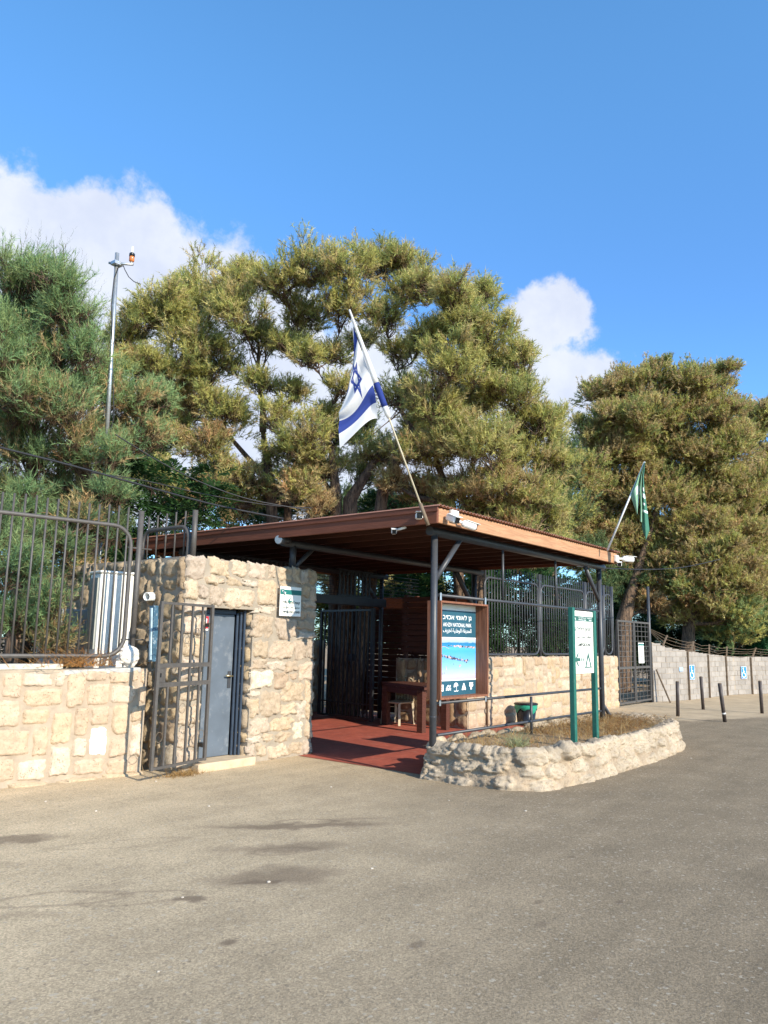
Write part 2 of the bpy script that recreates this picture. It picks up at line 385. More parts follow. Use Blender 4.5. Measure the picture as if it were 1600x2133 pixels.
def stone_col(base=(.42, .325, .235), vary=1.0):
    base = tuple(min(1, x) for x in base)
    k = 1+(random.uniform(.84, 1.08)-1)*vary; w_ = random.uniform(-.08, .08)*vary; r = random.random()
    c = [base[0]*k*(1+w_*.3), base[1]*k, base[2]*k*(1-w_)]
    if r < .16: c = [base[0]*1.08, base[1]*1.15, base[2]*1.25]
    elif r > .93 and vary == 1: c = [base[0]*.84, base[1]*.80, base[2]*.78]
    return tuple(c)
def pack(W, H, cell=.08, wr=(2, 6), hr=(2, 4), holes=(), seed=1):
    """irregular ashlar: fill a grid with random rectangles"""
    rd = random.Random(seed); nx, ny = int(round(W/cell)), int(round(H/cell)); occ = np.zeros((ny, nx), bool)
    for (a, b, c, d) in holes: occ[max(0, int(round(b/cell))):int(round(d/cell)), max(0, int(round(a/cell))):int(round(c/cell))] = True
    out = []
    for j in range(ny):
        for i in range(nx):
            if occ[j, i]: continue
            w_ = rd.randint(*wr); h_ = rd.randint(*hr)
            ww = 0
            while ww < w_ and i+ww < nx and not occ[j, i+ww]: ww += 1
            if i+ww < nx and nx-(i+ww) < 2: 
                while i+ww < nx and not occ[j, i+ww]: ww += 1
            hh = 1
            while hh < h_ and j+hh < ny and not occ[j+hh, i:i+ww].any(): hh += 1
            if ny-(j+hh) == 1 and not occ[j+hh, i:i+ww].any(): hh += 1
            occ[j:j+hh, i:i+ww] = True
            out.append((i*W/nx, j*H/ny, (i+ww)*W/nx, (j+hh)*H/ny))
    return out
def inset(r, g): return (r[0]+g, r[1]+g, r[2]-g, r[3]-g)

# left boundary wall ------------------------------------------------
LU = Vector((.9855, -.1696, 0)); LN = Vector((-.1696, -.9855, 0)); LO = Vector((-2.02, 2.68, 0)); ZV = Vector((0, 0, 1))
LW = [(-1.97,.94,-1.75,1.23),(-1.75,1.06,-1.43,1.22),(-1.41,1.05,-1.28,1.23),(-1.27,.82,-1.04,1.23),(-1.05,1.1,-.78,1.24),(-.77,1.07,-.51,1.23),(-.5,1.09,-.40,1.24),(-1.73,.84,-1.3,1.04),(-1.03,.83,-.74,1.08),(-.73,.84,-.42,1.07),(-2.03,.63,-1.74,.93),(-1.72,.65,-1.42,.83),(-1.4,.42,-1.16,.79),(-1.15,.5,-.97,.81),(-.96,.6,-.73,.82),(-.71,.47,-.48,.83),(-.47,.62,-.32,.82),(-1.97,.33,-1.61,.61),(-1.59,.30,-1.41,.62),(-.95,.25,-.74,.58),(-1.14,.25,-.97,.48),(-.72,.22,-.47,.45),(-.45,.22,-.30,.59),(-1.95,.07,-1.75,.31),(-1.73,.05,-1.41,.28),(-1.39,.07,-1.15,.40),(-1.13,.05,-.75,.23),(-.73,.01,-.34,.20),(-.40,.84,-.30,1.05),(-.38,1.07,-.30,1.23)]
def left_wall():
    rt = thing('stone_wall', 'cream limestone block wall at the far left carrying the barred fence', 'wall', LO)
    LE = -.29
    mb = MB(); mb.mi = 1
    def P(a, z, d): return LO+LU*a+ZV*z+LN*d
    for a0, a1 in ((-9, LE),):
        vs = [P(a0,-.05,0),P(a1,-.05,0),P(a1,1.25,0),P(a0,1.25,0),P(a0,-.05,-.36),P(a1,-.05,-.36),P(a1,1.25,-.36),P(a0,1.25,-.36)]
        mb.add(vs, [(0,1,2,3),(5,4,7,6),(4,0,3,7),(1,5,6,2),(3,2,6,7),(1,0,4,5)], 1)
    for r in LW:
        c = stone_col((.475, .355, .245), .55)
        if r == (-.95,.25,-.74,.58): c = (.80, .79, .72)
        stone(mb, LO, LU, ZV, LN, inset(r, .002), .024, 9, c, .018, .008, .014)
    for r in pack(6.6, 1.24, .085, (2, 5), (2, 4), seed=5):
        r = (r[0]-8.65, r[1], r[2]-8.65, r[3])
        stone(mb, LO, LU, ZV, LN, inset(r, .008), .022, 9, stone_col((.475, .355, .245), .55), .05, .007)
    for k in range(16):   # low footing course
        a = -8.6+k*.52; stone(mb, LO, LU, ZV, LN, (a, -.06, a+.5, .035), .07, 6, (.44, .335, .22), .04, .012)
    mb.build('wall', [M_STONE, M_MORTAR], rt)
    c1 = MB(); Mx = Matrix((( *LU, ), (*(-LN),), (0, 0, 1))).transposed().to_4x4(); Mx.translation = LO
    c1.bbox((-9, .0, 1.252), (-1.32, .26, 1.312), .006, mat=Mx); c1.build('coping', M_CONC, rt)
    c2 = MB(); Mt = Mx @ Matrix.Rotation(R(-1.6), 4, 'Y')
    c2.bbox((-1.28, -.01, 1.215), (-.34, .25, 1.275), .01, mat=Mt); c2.build('coping', simple('cement_slab', (.40,.39,.36), .9, var=.15, bmp=.004), rt)
left_wall()

# booth --------------------------------------------------------------
BX0, BX1, BY, BH = -2.02, .37, 2.44, 2.66
DX0, DX1, DH = -1.67, -.86, 2.03
BW = [(-2.03,2.37,-1.73,2.69),(-1.67,2.45,-1.32,2.68),(-1.3,2.46,-1.04,2.69),(-1.0,2.46,-.66,2.68),(-.63,2.47,-.48,2.67),(-.45,2.46,-.15,2.66),(-.13,2.46,.02,2.67),(.03,2.46,.19,2.67),(.2,2.46,.38,2.67),(-1.71,2.33,-1.4,2.45),(-1.38,2.34,-1.11,2.45),(-1.09,2.33,-.81,2.44),(-2.04,2.11,-1.84,2.37),(-1.84,2.13,-1.66,2.32),(-1.66,2.05,-1.4,2.31),(-1.4,2.05,-.85,2.31),(-.81,2.1,-.45,2.45),(-2.04,1.93,-1.68,2.10),(-.86,1.98,-.45,2.09),(-.88,1.64,-.47,1.96),(-.43,1.64,-.01,1.94),(-.84,1.38,-.55,1.62),(-.53,1.36,-.07,1.63),(-.06,1.34,.22,1.63),(-.87,1.22,-.59,1.37),(-.58,1.19,-.25,1.34),(-.24,1.17,.03,1.33),(.04,1.05,.37,1.32),(-.87,.96,-.45,1.21),(-.42,.94,-.13,1.18),(-.12,1.06,.03,1.16),(-.87,.85,-.69,.95),(-.87,.59,-.69,.84),(-.67,.59,-.29,.93),(-.28,.76,.18,1.04),(-.27,.58,.03,.75),(.04,.49,.22,.74),(-.87,.35,-.48,.57),(-.47,.37,-.04,.57),(-.03,.22,.21,.48),(-.87,.24,-.64,.34),(-.62,.24,-.38,.36),(-.37,.2,-.04,.36),(-.87,.06,-.72,.23),(-.71,.06,-.5,.23),(-.49,.01,-.1,.19),(-.09,.01,.19,.2),(.06,2.24,.23,2.44),(.25,2.21,.38,2.44),(.07,2.1,.38,2.22),(.04,1.93,.19,2.09),(.2,1.94,.38,2.09),(0,1.77,.36,1.92),(.02,1.64,.36,1.76),(.23,1.34,.37,1.63),(.2,.74,.38,1.03),(.23,.48,.38,.73),(.22,.23,.39,.47),(.2,0,.39,.21),
      (-.43,1.97,.03,2.2),(-.43,2.21,.03,2.44),
      (-2.03,1.66,-1.70,1.91),(-2.03,1.40,-1.72,1.64),(-2.03,1.13,-1.70,1.38),(-2.03,.84,-1.71,1.11),(-2.03,.56,-1.70,.82),(-2.03,.28,-1.71,.54),(-2.03,.02,-1.70,.26)]
def booth():
    rt = thing('stone_booth', 'square booth of rough cream limestone blocks with a blue grey steel door', 'booth', (BX0, BY, 0))
    mb = MB(); mb.mi = 1
    D = 3.4
    mb.box((BX0, BY, -.05), (DX0, BY+.32, BH)); mb.box((DX1, BY, -.05), (BX1, BY+.32, BH)); mb.box((DX0, BY, DH), (DX1, BY+.32, BH))
    mb.box((BX0, BY+.32, -.05), (BX0+.3, BY+D, BH)); mb.box((BX1-.3, BY+.32, -.05), (BX1, BY+D, BH)); mb.box((BX0+.3, BY+D-.3, -.05), (BX1-.3, BY+D, BH))
    mb.box((BX0+.3, BY+.32, BH-.12), (BX1-.3, BY+D-.3, BH-.02))
    f = (0, -1, 0)
    for r in BW:
        big = (r[2]-r[0])*(r[3]-r[1])
        col = stone_col((.44, .345, .25))
        if r in ((-.87,.96,-.45,1.21), (-.03,.22,.21,.48)): col = (.56, .48, .365)
        stone(mb, (0, BY, 0), (1, 0, 0), ZV, f, inset(r, .003), .027 if r[0] > -1.7 else .040, 7, col, .018, .018, .026)
    # left side, its shade put into darker stone colours, and right side
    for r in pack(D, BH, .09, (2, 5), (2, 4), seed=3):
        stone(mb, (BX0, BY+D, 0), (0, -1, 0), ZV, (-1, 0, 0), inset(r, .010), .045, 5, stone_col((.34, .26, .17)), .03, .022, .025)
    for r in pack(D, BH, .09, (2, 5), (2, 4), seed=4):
        stone(mb, (BX1, BY, 0), (0, 1, 0), ZV, (1, 0, 0), inset(r, .013), .045, 4.5, stone_col(), .05, .015, .02)
    # door reveals
    for r in pack(.32, DH, .08, (4, 4), (2, 4), seed=8):
        stone(mb, (DX1, BY+.32, 0), (0, -1, 0), ZV, (-1, 0, 0), inset(r, .008), .035, 4.5, stone_col((.45, .34, .22)), .04, .012)
        stone(mb, (DX0, BY, 0), (0, 1, 0), ZV, (1, 0, 0), inset(r, .008), .03, 4.5, stone_col((.5, .38, .25)), .04, .012)
    for r in pack(BX1-BX0, .3, .1, (2, 5), (3, 3), seed=12):   # stones laid on the top
        stone(mb, (BX0, BY, BH-.01), (1, 0, 0), (0, 1, 0), ZV, inset(r, .006), .025, 6, stone_col(), .04, .012)
    mb.build('wall', [M_STONE, M_MORTAR_GREY], rt)
    s = MB(); s.bbox((DX0-.12, BY-.16, -.03), (DX1+.02, BY+.22, .10), .012); s.build('sill', simple('sill_stone', (.50, .39, .26), .9, var=.15, bmp=.006), rt)
    # steel door, recessed, with a stepped dark jamb
    y = BY+.20
    fr = MB()
    for k, (x, yy) in enumerate(((DX1-.035, BY+.10), (DX1-.075, BY+.13), (DX1-.115, BY+.16))): fr.bbox((x-.032, yy, .10), (x, yy+.03, DH-.02*k-.012), .004)
    fr.bbox((DX0+.004, y-.02, .10), (DX0+.045, y+.03, DH-.012), .004); fr.bbox((DX0+.047, y-.02, DH-.07), (DX1-.15, y+.03, DH-.012), .004)
    fr.build('door_frame', M_DOORDK, rt)
    d = MB(); d.bbox((DX0+.05, y, .105), (DX1-.155, y+.045, DH-.075), .004); dr = d.build('door', M_DOOR, rt)
    h = MB(); hx = DX1-.215
    h.bbox((hx-.02, y-.012, .98), (hx+.035, y-.001, 1.20), .003)
    h.build('lock_plate', M_DARKMETAL, dr)
    h = MB(); h.tube([(hx, y-.012, 1.14), (hx, y-.05, 1.14)], .009); h.tube([(hx+.03, y-.052, 1.135), (hx-.085, y-.052, 1.145)], .011)
    h.build('handle', simple('brass', (.62, .50, .28), .3, metal=.8), dr)
    st = MB(); st.box((DX0+.06, y-.003, 1.76), (DX0+.20, y-.001, 1.92)); st.build('warning_sticker', simple('red_print', (.45, .02, .03), .4), dr)
    st = MB(); st.box((DX0+.08, y-.005, 1.80), (DX0+.175, y-.0032, 1.89)); st.box((DX0+.06, y-.005, 1.735), (DX0+.20, y-.0032, 1.757)); st.build('warning_sticker', M_PWHITE, dr)
booth()

# ------------------------------------------------------------------ lettering
BOLD = .03
def text_mesh(body, size, origin, u, v, name, mat, parent, width=None, align='LEFT', n=None, off=.003):
    cu = bpy.data.curves.new('t', 'FONT'); cu.body = body; cu.size = size; cu.extrude = 0; cu.offset = BOLD; cu.resolution_u = 4
    to = bpy.data.objects.new('t', cu); COL.objects.link(to)
    dg = bpy.context.evaluated_depsgraph_get(); dg.update()
    me = bpy.data.meshes.new_from_object(to.evaluated_get(dg))
    vs = [vv.co.copy() for vv in me.vertices]; fs = [tuple(p.vertices) for p in me.polygons]
    bpy.data.objects.remove(to); bpy.data.curves.remove(cu); bpy.data.meshes.remove(me)
    return vs, fs
class Print:
    """flat print laid on a panel: text, strokes and polygons in panel coordinates (metres)"""
    def __init__(s, o, u, v, n, off=.003): s.o, s.u, s.v, s.n = map(Vector, (o, u, v, n)); s.off = off; s.mb = MB()
    def P(s, x, y, k=0): return s.o+s.u*x+s.v*y+s.n*(s.off+k)
    def text(s, body, x0, x1, y0, y1, k=0):
        vs, fs = text_mesh(body, 1, None, None, None, None, None, None)
        ax = min(v.x for v in vs); bx = max(v.x for v in vs); ay = min(v.y for v in vs); by = max(v.y for v in vs)
        s.mb.add([s.P(x0+(v.x-ax)/(bx-ax)*(x1-x0), y0+(v.y-ay)/(by-ay)*(y1-y0), k) for v in vs], fs)
    def poly(s, pts, k=0): s.mb.add([s.P(x, y, k) for x, y in pts], [tuple(range(len(pts)))])
    def rect(s, a, b, c, d, k=0): s.poly([(a, b), (c, b), (c, d), (a, d)], k)
    def line(s, pts, w, k=0):
        for (a, b), (c, d) in zip(pts, pts[1:]):
            L = math.hypot(c-a, d-b) or 1; nx, ny = -(d-b)/L*w/2, (c-a)/L*w/2
            s.poly([(a-nx, b-ny), (c-nx, d-ny), (c+nx, d+ny), (a+nx, b+ny)], k); k += .00004
    def disc(s, x, y, r, k=0, n=14, ry=None): s.poly([(x+r*math.cos(2*math.pi*i/n), y+(ry or r)*math.sin(2*math.pi*i/n)) for i in range(n)], k)
    def flush(s, name, mat, parent): s.mb.build(name, mat, parent); s.mb = MB()
    def build(s, name, mat, parent): return s.mb.build(name, mat, parent)
HE = lambda x: x[::-1]
def AR(s_):
    """Arabic letters to presentation forms in visual order"""
    forms = {'ا':('\ufe8d','\ufe8e'),'أ':('\ufe83','\ufe84'),'ل':('\ufedd','\ufede','\ufedf','\ufee0'),'ح':('\ufea1','\ufea2','\ufea3','\ufea4'),'د':('\ufea9','\ufeaa'),'ي':('\ufef1','\ufef2','\ufef3','\ufef4'),'ق':('\ufed5','\ufed6','\ufed7','\ufed8'),'ة':('\ufe93','\ufe94'),'و':('\ufeed','\ufeee'),'ط':('\ufec1','\ufec2','\ufec3','\ufec4'),'ن':('\ufee5','\ufee6','\ufee7','\ufee8'),'خ':('\ufea5','\ufea6','\ufea7','\ufea8'),'ز':('\ufeaf','\ufeb0'),'ف':('\ufed1','\ufed2','\ufed3','\ufed4'),'م':('\ufee1','\ufee2','\ufee3','\ufee4'),'خ':('\ufea5','\ufea6','\ufea7','\ufea8'),'ص':('\ufeb9','\ufeba','\ufebb','\ufebc'),'ى':('\ufeef','\ufef0')}
    out = []
    for word in s_.split(' '):
        g = []
        for i, ch in enumerate(word):
            f = forms[ch]; pj = i > 0 and len(forms[word[i-1]]) == 4; nj = i < len(word)-1 and len(f) == 4
            g.append(f[(3 if pj else 2) if nj else (1 if pj else 0)])
        out.append(''.join(reversed(g)))
    return ' '.join(reversed(out))

# sign on the booth ---------------------------------------------------
def booth_sign():
    x0, x1, z0, z1, y = -.435, -.012, 1.965, 2.39, BY-.075
    z1 = 2.385
    rt = thing('direction_sign', 'small white campground cashier sign with a green band fixed to the stone booth', 'sign', (x0, y, z0))
    p = MB(); p.bbox((x0, y, z0), (x1, y+.014, z1), .002); pn = p.build('panel', M_SIGNW, rt)
    W, H = x1-x0, z1-z0; A = ((x0, y, z0), (1, 0, 0), ZV, (0, -1, 0))
    g = Print(*A); g.rect(.0, H-.115, W, H-.045); g.line([(W*.48, H-.16), (W*.38, H-.205), (W*.48, H-.25)], .018, .0004); g.line([(W*.40, H-.205), (W*.55, H-.205)], .018, .0002)
    g.rect(W*.58, H-.212, W*.61, H-.198); g.rect(W*.64, H-.212, W*.67, H-.198); g.build('green_print', M_TEAL, pn)
    k = Print(*A, .0045); k.line([(.03, H-.075), (.05, H-.055), (.07, H-.075), (.06, H-.10)], .010); k.rect(.075, H-.09, .105, H-.08); k.rect(.075, H-.105, .105, H-.095); k.build('emblem', M_PWHITE, pn)
    b = Print(*A); b.text(HE('קופת חניון הלילה'), .04, W-.025, .165, .215); b.flush('lettering', M_INK, pn); b.text(AR('صندوق موقف مخيم ليلى'), .04, W-.03, .100, .145); b.flush('lettering', M_INK, pn); b.text('CAMPGROUND CASHIER', .035, W-.02, .045, .077)
    b.build('lettering', M_INK, pn)
booth_sign()

# drain pipe stub and blue channel in the corner beside the booth
def drain():
    c = Vector(at_a(321, 1243, 0, BX0-.02))
    rt = thing('drain_pipe', 'short white plastic pipe stub poking out of the shaded booth side above the left wall', 'pipe', c)
    mb = MB(); d = Vector((-1, -.35, -.05)).normalized(); n = 18
    a = d.cross(ZV).normalized(); b = d.cross(a)
    def ring(q, r): return [c+d*q+a*r*math.cos(2*math.pi*i/n)+b*r*math.sin(2*math.pi*i/n) for i in range(n)]
    vs = ring(-.05, .055)+ring(.16, .055)+ring(.16, .044)+ring(-.05, .044)
    fs = [(k*n+i, k*n+(i+1) % n, (k+1)*n+(i+1) % n, (k+1)*n+i) for k in range(3) for i in range(n)]
    mb.add(vs, fs, smooth=True); mb.build('pipe', M_WHITE, rt)
    p = Vector(at_a(318, 1378, 0, BX0-.20)); q = Vector(at_a(321, 1262, 0, BX0-.20))
    rt = thing('metal_channel', 'dark blue upright metal channel leaning in the corner below the white pipe stub', 'channel', p)
    mb = MB(); mb.bar(p, q, .07, .09); mb.build('channel', M_DOOR if False else simple('worn_blue_paint', (.035, .09, .14), .5, var=.3, nscale=9, dirt=((.45, .5, .52), .6)), rt)
    mb = MB(); mb.bar(p+Vector((-.05, -.02, .02)), q+Vector((-.05, -.02, -.03)), .02, .03); mb.build('edge_strip', simple('pale_blue', (.35, .45, .5), .5, var=.3), rt)
drain()

# open barred gate in front of the doorway -------------------------------
def door_gate():
    hx = Vector((-1.70, 2.29, 0)); z0, z1 = .14, 2.055
    # free edge chosen so that the leaf stands off the wall
    fx = Vector((-2.62, 2.09, 0)); u = (fx-hx).normalized(); Wd = (fx-hx).length
    rt = thing('barred_gate', 'open grey barred gate with small rings swung out in front of the booth doorway', 'gate', hx)
    def P(a, z, k=0): return hx+u*a+Vector((0, 0, z))+Vector((0, -1, 0))*k
    fr = MB(); s = .036
    fr.bar(P(0, z0), P(0, z1), s); fr.bar(P(Wd, z0), P(Wd, z1), s); fr.bar(P(s/2, z0+s/2), P(Wd-s/2, z0+s/2), .03); fr.bar(P(s/2, z1-s/2), P(Wd-s/2, z1-s/2), .03)
    fr.build('frame', M_METAL, rt)
    for z in (1.09, 1.31): c = MB(); c.bar(P(.02, z), P(Wd-.02, z), .026, .052); c.build('crossbar', M_METAL, rt)
    l = MB(); l.bar(P(Wd-.135, 1.20), P(Wd-.02, 1.20), .012, .166); lp = l.build('lock_plate', M_METAL, rt)
    k = MB(); k.bar(P(Wd-.05, 1.18, .008), P(Wd-.05, 1.225, .008), .016, .012); k.build('keyhole', M_BLACK, lp)
    for i in range(1, 5):
        a = Wd*i/5
        b = MB(); b.bar(P(a, z0+.03), P(a, 1.065), .024); b.bar(P(a, 1.335), P(a, z1-.03), .024)
        if i < 4: b.bar(P(a, 1.115), P(a, 1.285), .024)
        b.build('bar', M_METAL, rt)
    for i, zz in ((0, 1.78), (1, 1.70), (2, 1.62), (3, 1.66), (4, 1.76), (0, .46), (1, .62), (2, .80), (3, .66), (4, .50)):
        a = Wd*(i+.5)/5; r = MB(); r.tube(arc(P(a, zz), .056, 0, 2*math.pi-.001, u, ZV, 20)[:-1], .0035, 5, closed=True); r.build('ring', M_RUST, rt)
    b = MB(); b.bar(P(.0, .32)+Vector((0, .02, 0)), P(0, .32)+Vector((.02, .13, 0)), .05, .05); b.build('hinge', M_BLACKMETAL, rt); b = MB(); b.bar(P(0, 1.8)+Vector((0, .02, 0)), P(0, 1.8)+Vector((0, .10, 0)), .05, .05); b.build('hinge', M_BLACKMETAL, rt)
door_gate()

# ------------------------------------------------------------------ fences of round bars
def fence_panel(rt, P, u, W, zb, zt, spike, n, rf=.026, rb=.0125, corner=.13, corners=(1,1,1,1), mat=None, first=.0):
    mat = mat or M_METAL
    fr = MB(); c = P(W/2, (zb+zt)/2); fr.tube(rrect(c, u, ZV, W, zt-zb, corner, 6, corners), rf, 8, closed=True); fr.build('frame', mat, rt)
    for i in range(n):
        a = (i+.5+first)*W/n
        dz = 0
        e = min(a, W-a)
        if e < corner: dz = corner-math.sqrt(max(0, corner**2-(corner-e)**2))
        b = MB(); b.tube([P(a, zb+dz), P(a, spike+random.uniform(-.012, .012))], rb, 6); b.build('bar', mat, rt)
def left_fence():
    o = LO+LN*(-.13)
    def P(a, z): return o+LU*a+ZV*z
    rt = thing('barred_fence', 'tall grey fence panel of round bars standing on the left stone wall', 'fence', P(-.52, 1.3), 'barred steel fence panels')
    fence_panel(rt, lambda a, z: P(a-4.78, z), LU, 4.22, 1.40, 3.0, 3.24, 34, corner=.24, corners=(0, 1, 1, 0))
    p = MB(); p.tube([P(-.45, 1.26), P(-.45, 3.22)], .036, 10); p.build('post', M_METAL, rt)
    for z in (1.60, 2.74): br = MB(); br.tube([P(-.60, z), P(-.28, z)], .010, 6); br.build('hinge_rod', M_METAL, rt)
    # small arched panel standing on top of the booth side wall
    q0 = Vector((BX0+.14, BY+1.28, BH)); q1 = Vector((BX0+.14, BY+.08, BH)); u2 = (q1-q0).normalized()
    rt = thing('barred_fence', 'short arched fence panel of round bars on top of the stone booth', 'fence', q0, 'barred steel fence panels')
    for pxx, k in ((0, 0), (1, 1)):
        p = MB(); pos = q0 if not k else q1; p.tube([pos+Vector((0,0,-.02)), pos+Vector((0, 0, .62))], .036, 10); p.build('post', M_METAL, rt)
    W = (q1-q0).length-.2
    fence_panel(rt, lambda a, z: q0+u2*(a+.1)+Vector((0, 0, z-BH)), u2, W, BH+.0, BH+.42, BH+.62, 5, rf=.03, corner=.17, corners=(0, 0, 1, 1), first=0)
left_fence()

def white_rock():
    c = LO+LU*(-.50)+LN*(.02-.13)+ZV*1.40
    bm = bmesh.new(); bmesh.ops.create_icosphere(bm, subdivisions=4, radius=1)
    mb = MB(); vs = []
    for v in bm.verts:
        d = v.co.normalized(); k = 1+.35*noise.noise(d*1.3+Vector((4, 0, 0)))+.12*noise.noise(d*4)
        q = Vector((d.x*.13, d.y*.11, d.z*.125))*k
        vs.append(c+q)
    mb.add(vs, [[v.index for v in f.verts] for f in bm.faces], smooth=False, cols=[(.74, .68, .60)]*len(vs)); bm.free()
    o = mb.build('loose_rock', M_ROUGH); tag(o, 'pale pinkish white rock resting on the end of the left wall', 'rock')
white_rock()

# air conditioner cabinet -------------------------------------------------
def ac_unit():
    d = 9.8
    a = at_d(198, 1368, d); b = a+LU*.45
    z0, z1 = 1.22, 2.44
    u = LU.copy(); v = Vector((-u.y, u.x, 0)); wv = .95
    wu = .45; wv = .36
    o = Vector((a.x, a.y, z0)); rt = thing('cabinet', 'white upright air conditioner cabinet with grey louvred side behind the left fence', 'air conditioner', o)
    Mx = Matrix(((u.x, v.x, 0, o.x), (u.y, v.y, 0, o.y), (0, 0, 1, o.z), (0, 0, 0, 1)))
    mb = MB(); mb.bbox((0, 0, .0), (wu, wv, z1-z0), .02, mat=Mx); body = mb.build('casing', M_ACW, rt)
    t_ = MB(); t_.bbox((-.015, -.015, z1-z0+.002), (wu+.015, wv+.015, z1-z0+.035), .012, mat=Mx); t_.build('lid', M_ACW, rt)
    l = MB(); l.box((-.004, .04, .25), (-.001, wv-.04, z1-z0-.06), mat=Mx)
    for k in range(24): y = .05+k*(wv-.1)/24; l.box((-.02, y, .25), (-.0045, y+.018, z1-z0-.06), mat=Mx)
    l.build('louvres', M_ACG, rt)
    g = MB()
    for k in range(3): g.box((.06+.13*k, -.004, .05), (.064+.13*k, -.001, z1-z0-.05), mat=Mx)
    g.build('seam', M_ACG, body)
    rt2 = thing('cabinet', 'smaller dark grey cabinet half hidden behind the shrubs left of the white cabinet', 'air conditioner', o+v*1.15)
    Mx2 = Mx @ Matrix.Translation((-.1, 1.15, 0))
    mb = MB(); mb.bbox((0, 0, 0), (.5, .75, .78), .02, mat=Mx2); mb.build('casing', simple('grey_case', (.26, .28, .28), .5, var=.1), rt2)
    l = MB()
    for k in range(14): l.box((-.014, .06+k*.046, .1), (-.001, .08+k*.046, .7), mat=Mx2)
    l.build('louvres', M_ACG, rt2)
ac_unit()

# tall pole with lamp -------------------------------------------------------
def pole():
    d = 12.2; b = at_d(214, 1150, d); tp = at_d(240, 517, d)
    b = Vector((b.x, b.y, 1.1)); tp = Vector((b.x+(tp.x-b.x)*.8, b.y+(tp.y-b.y)*.8, tp.z)); 
    rt = thing('mast', 'slender galvanised steel mast with a side arm rising in front of the left trees', 'mast', b)
    up_ = (tp-b); mid = b+up_*.42
    p = MB(); p.tube([b, mid], .031, 12); p.tube([mid, tp], .033, 12); p.build('pole', M_GALV, rt)
    r = RT.copy(); r.z = 0; r.normalize()
    a0 = tp+Vector((0, 0, -.17))-r*.12; a1 = tp+Vector((0, 0, -.19))+r*.27
    a = MB(); a.tube([a0, a1], .020, 8); ar = a.build('arm', M_GALV, rt)
    c = MB(); c.bbox(tp+Vector((-.065, -.065, -.21)), tp+Vector((.065, .065, -.15)), .004); c.build('clamp', M_GALV, rt)
    s = MB(); s.tube([a1-r*.03+Vector((0, 0, .02)), a1-r*.03+Vector((0, 0, .30))], .018, 8); s.build('antenna_stub', M_WHITE, rt)
    l = MB(); q = a1-r*.03+Vector((0, 0, .09))
    l.tube([q+Vector((0,0,-.05)), q+Vector((0,0,-.03)), q+Vector((0,0,.03)), q+Vector((0, 0, .05))], [.025, .042, .042, .034], 12); l.build('lamp_glass', simple('amber_glass', (.50, .16, .05), .2), rt)
    l = MB(); l.tube([q+Vector((0,0,.045)), q+Vector((0,0,.09)), q+Vector((0,0,.11))], [.045, .045, .025], 12); l.build('lamp_cap', M_BLACK, rt)
    w_ = MB(); s0 = a0+(a1-a0)*.60; w_.tube([s0+Vector((0,0,-.03)), s0+r*.03+Vector((0,0,-.10)), s0+r*.10+Vector((0,0,-.22)), s0+r*.19+Vector((0,0,-.30)), s0+r*.30+Vector((0, 0, -.34))], .007, 5)
    w_.tube([s0+Vector((0,0,-.03)), s0-r*.08+Vector((0,0,-.07)), s0-r*.13+Vector((0,0,-.25)), s0-r*.14+Vector((0,0,-.7)), mid+r*.07+Vector((0,0,1.2)), mid+r*.02+Vector((0,0,.9)), mid+r*.07+Vector((0,0,.3)), b+r*.08+Vector((0,0,1))], .009, 5)
    w_.build('cable', M_ROPE, rt)
pole()

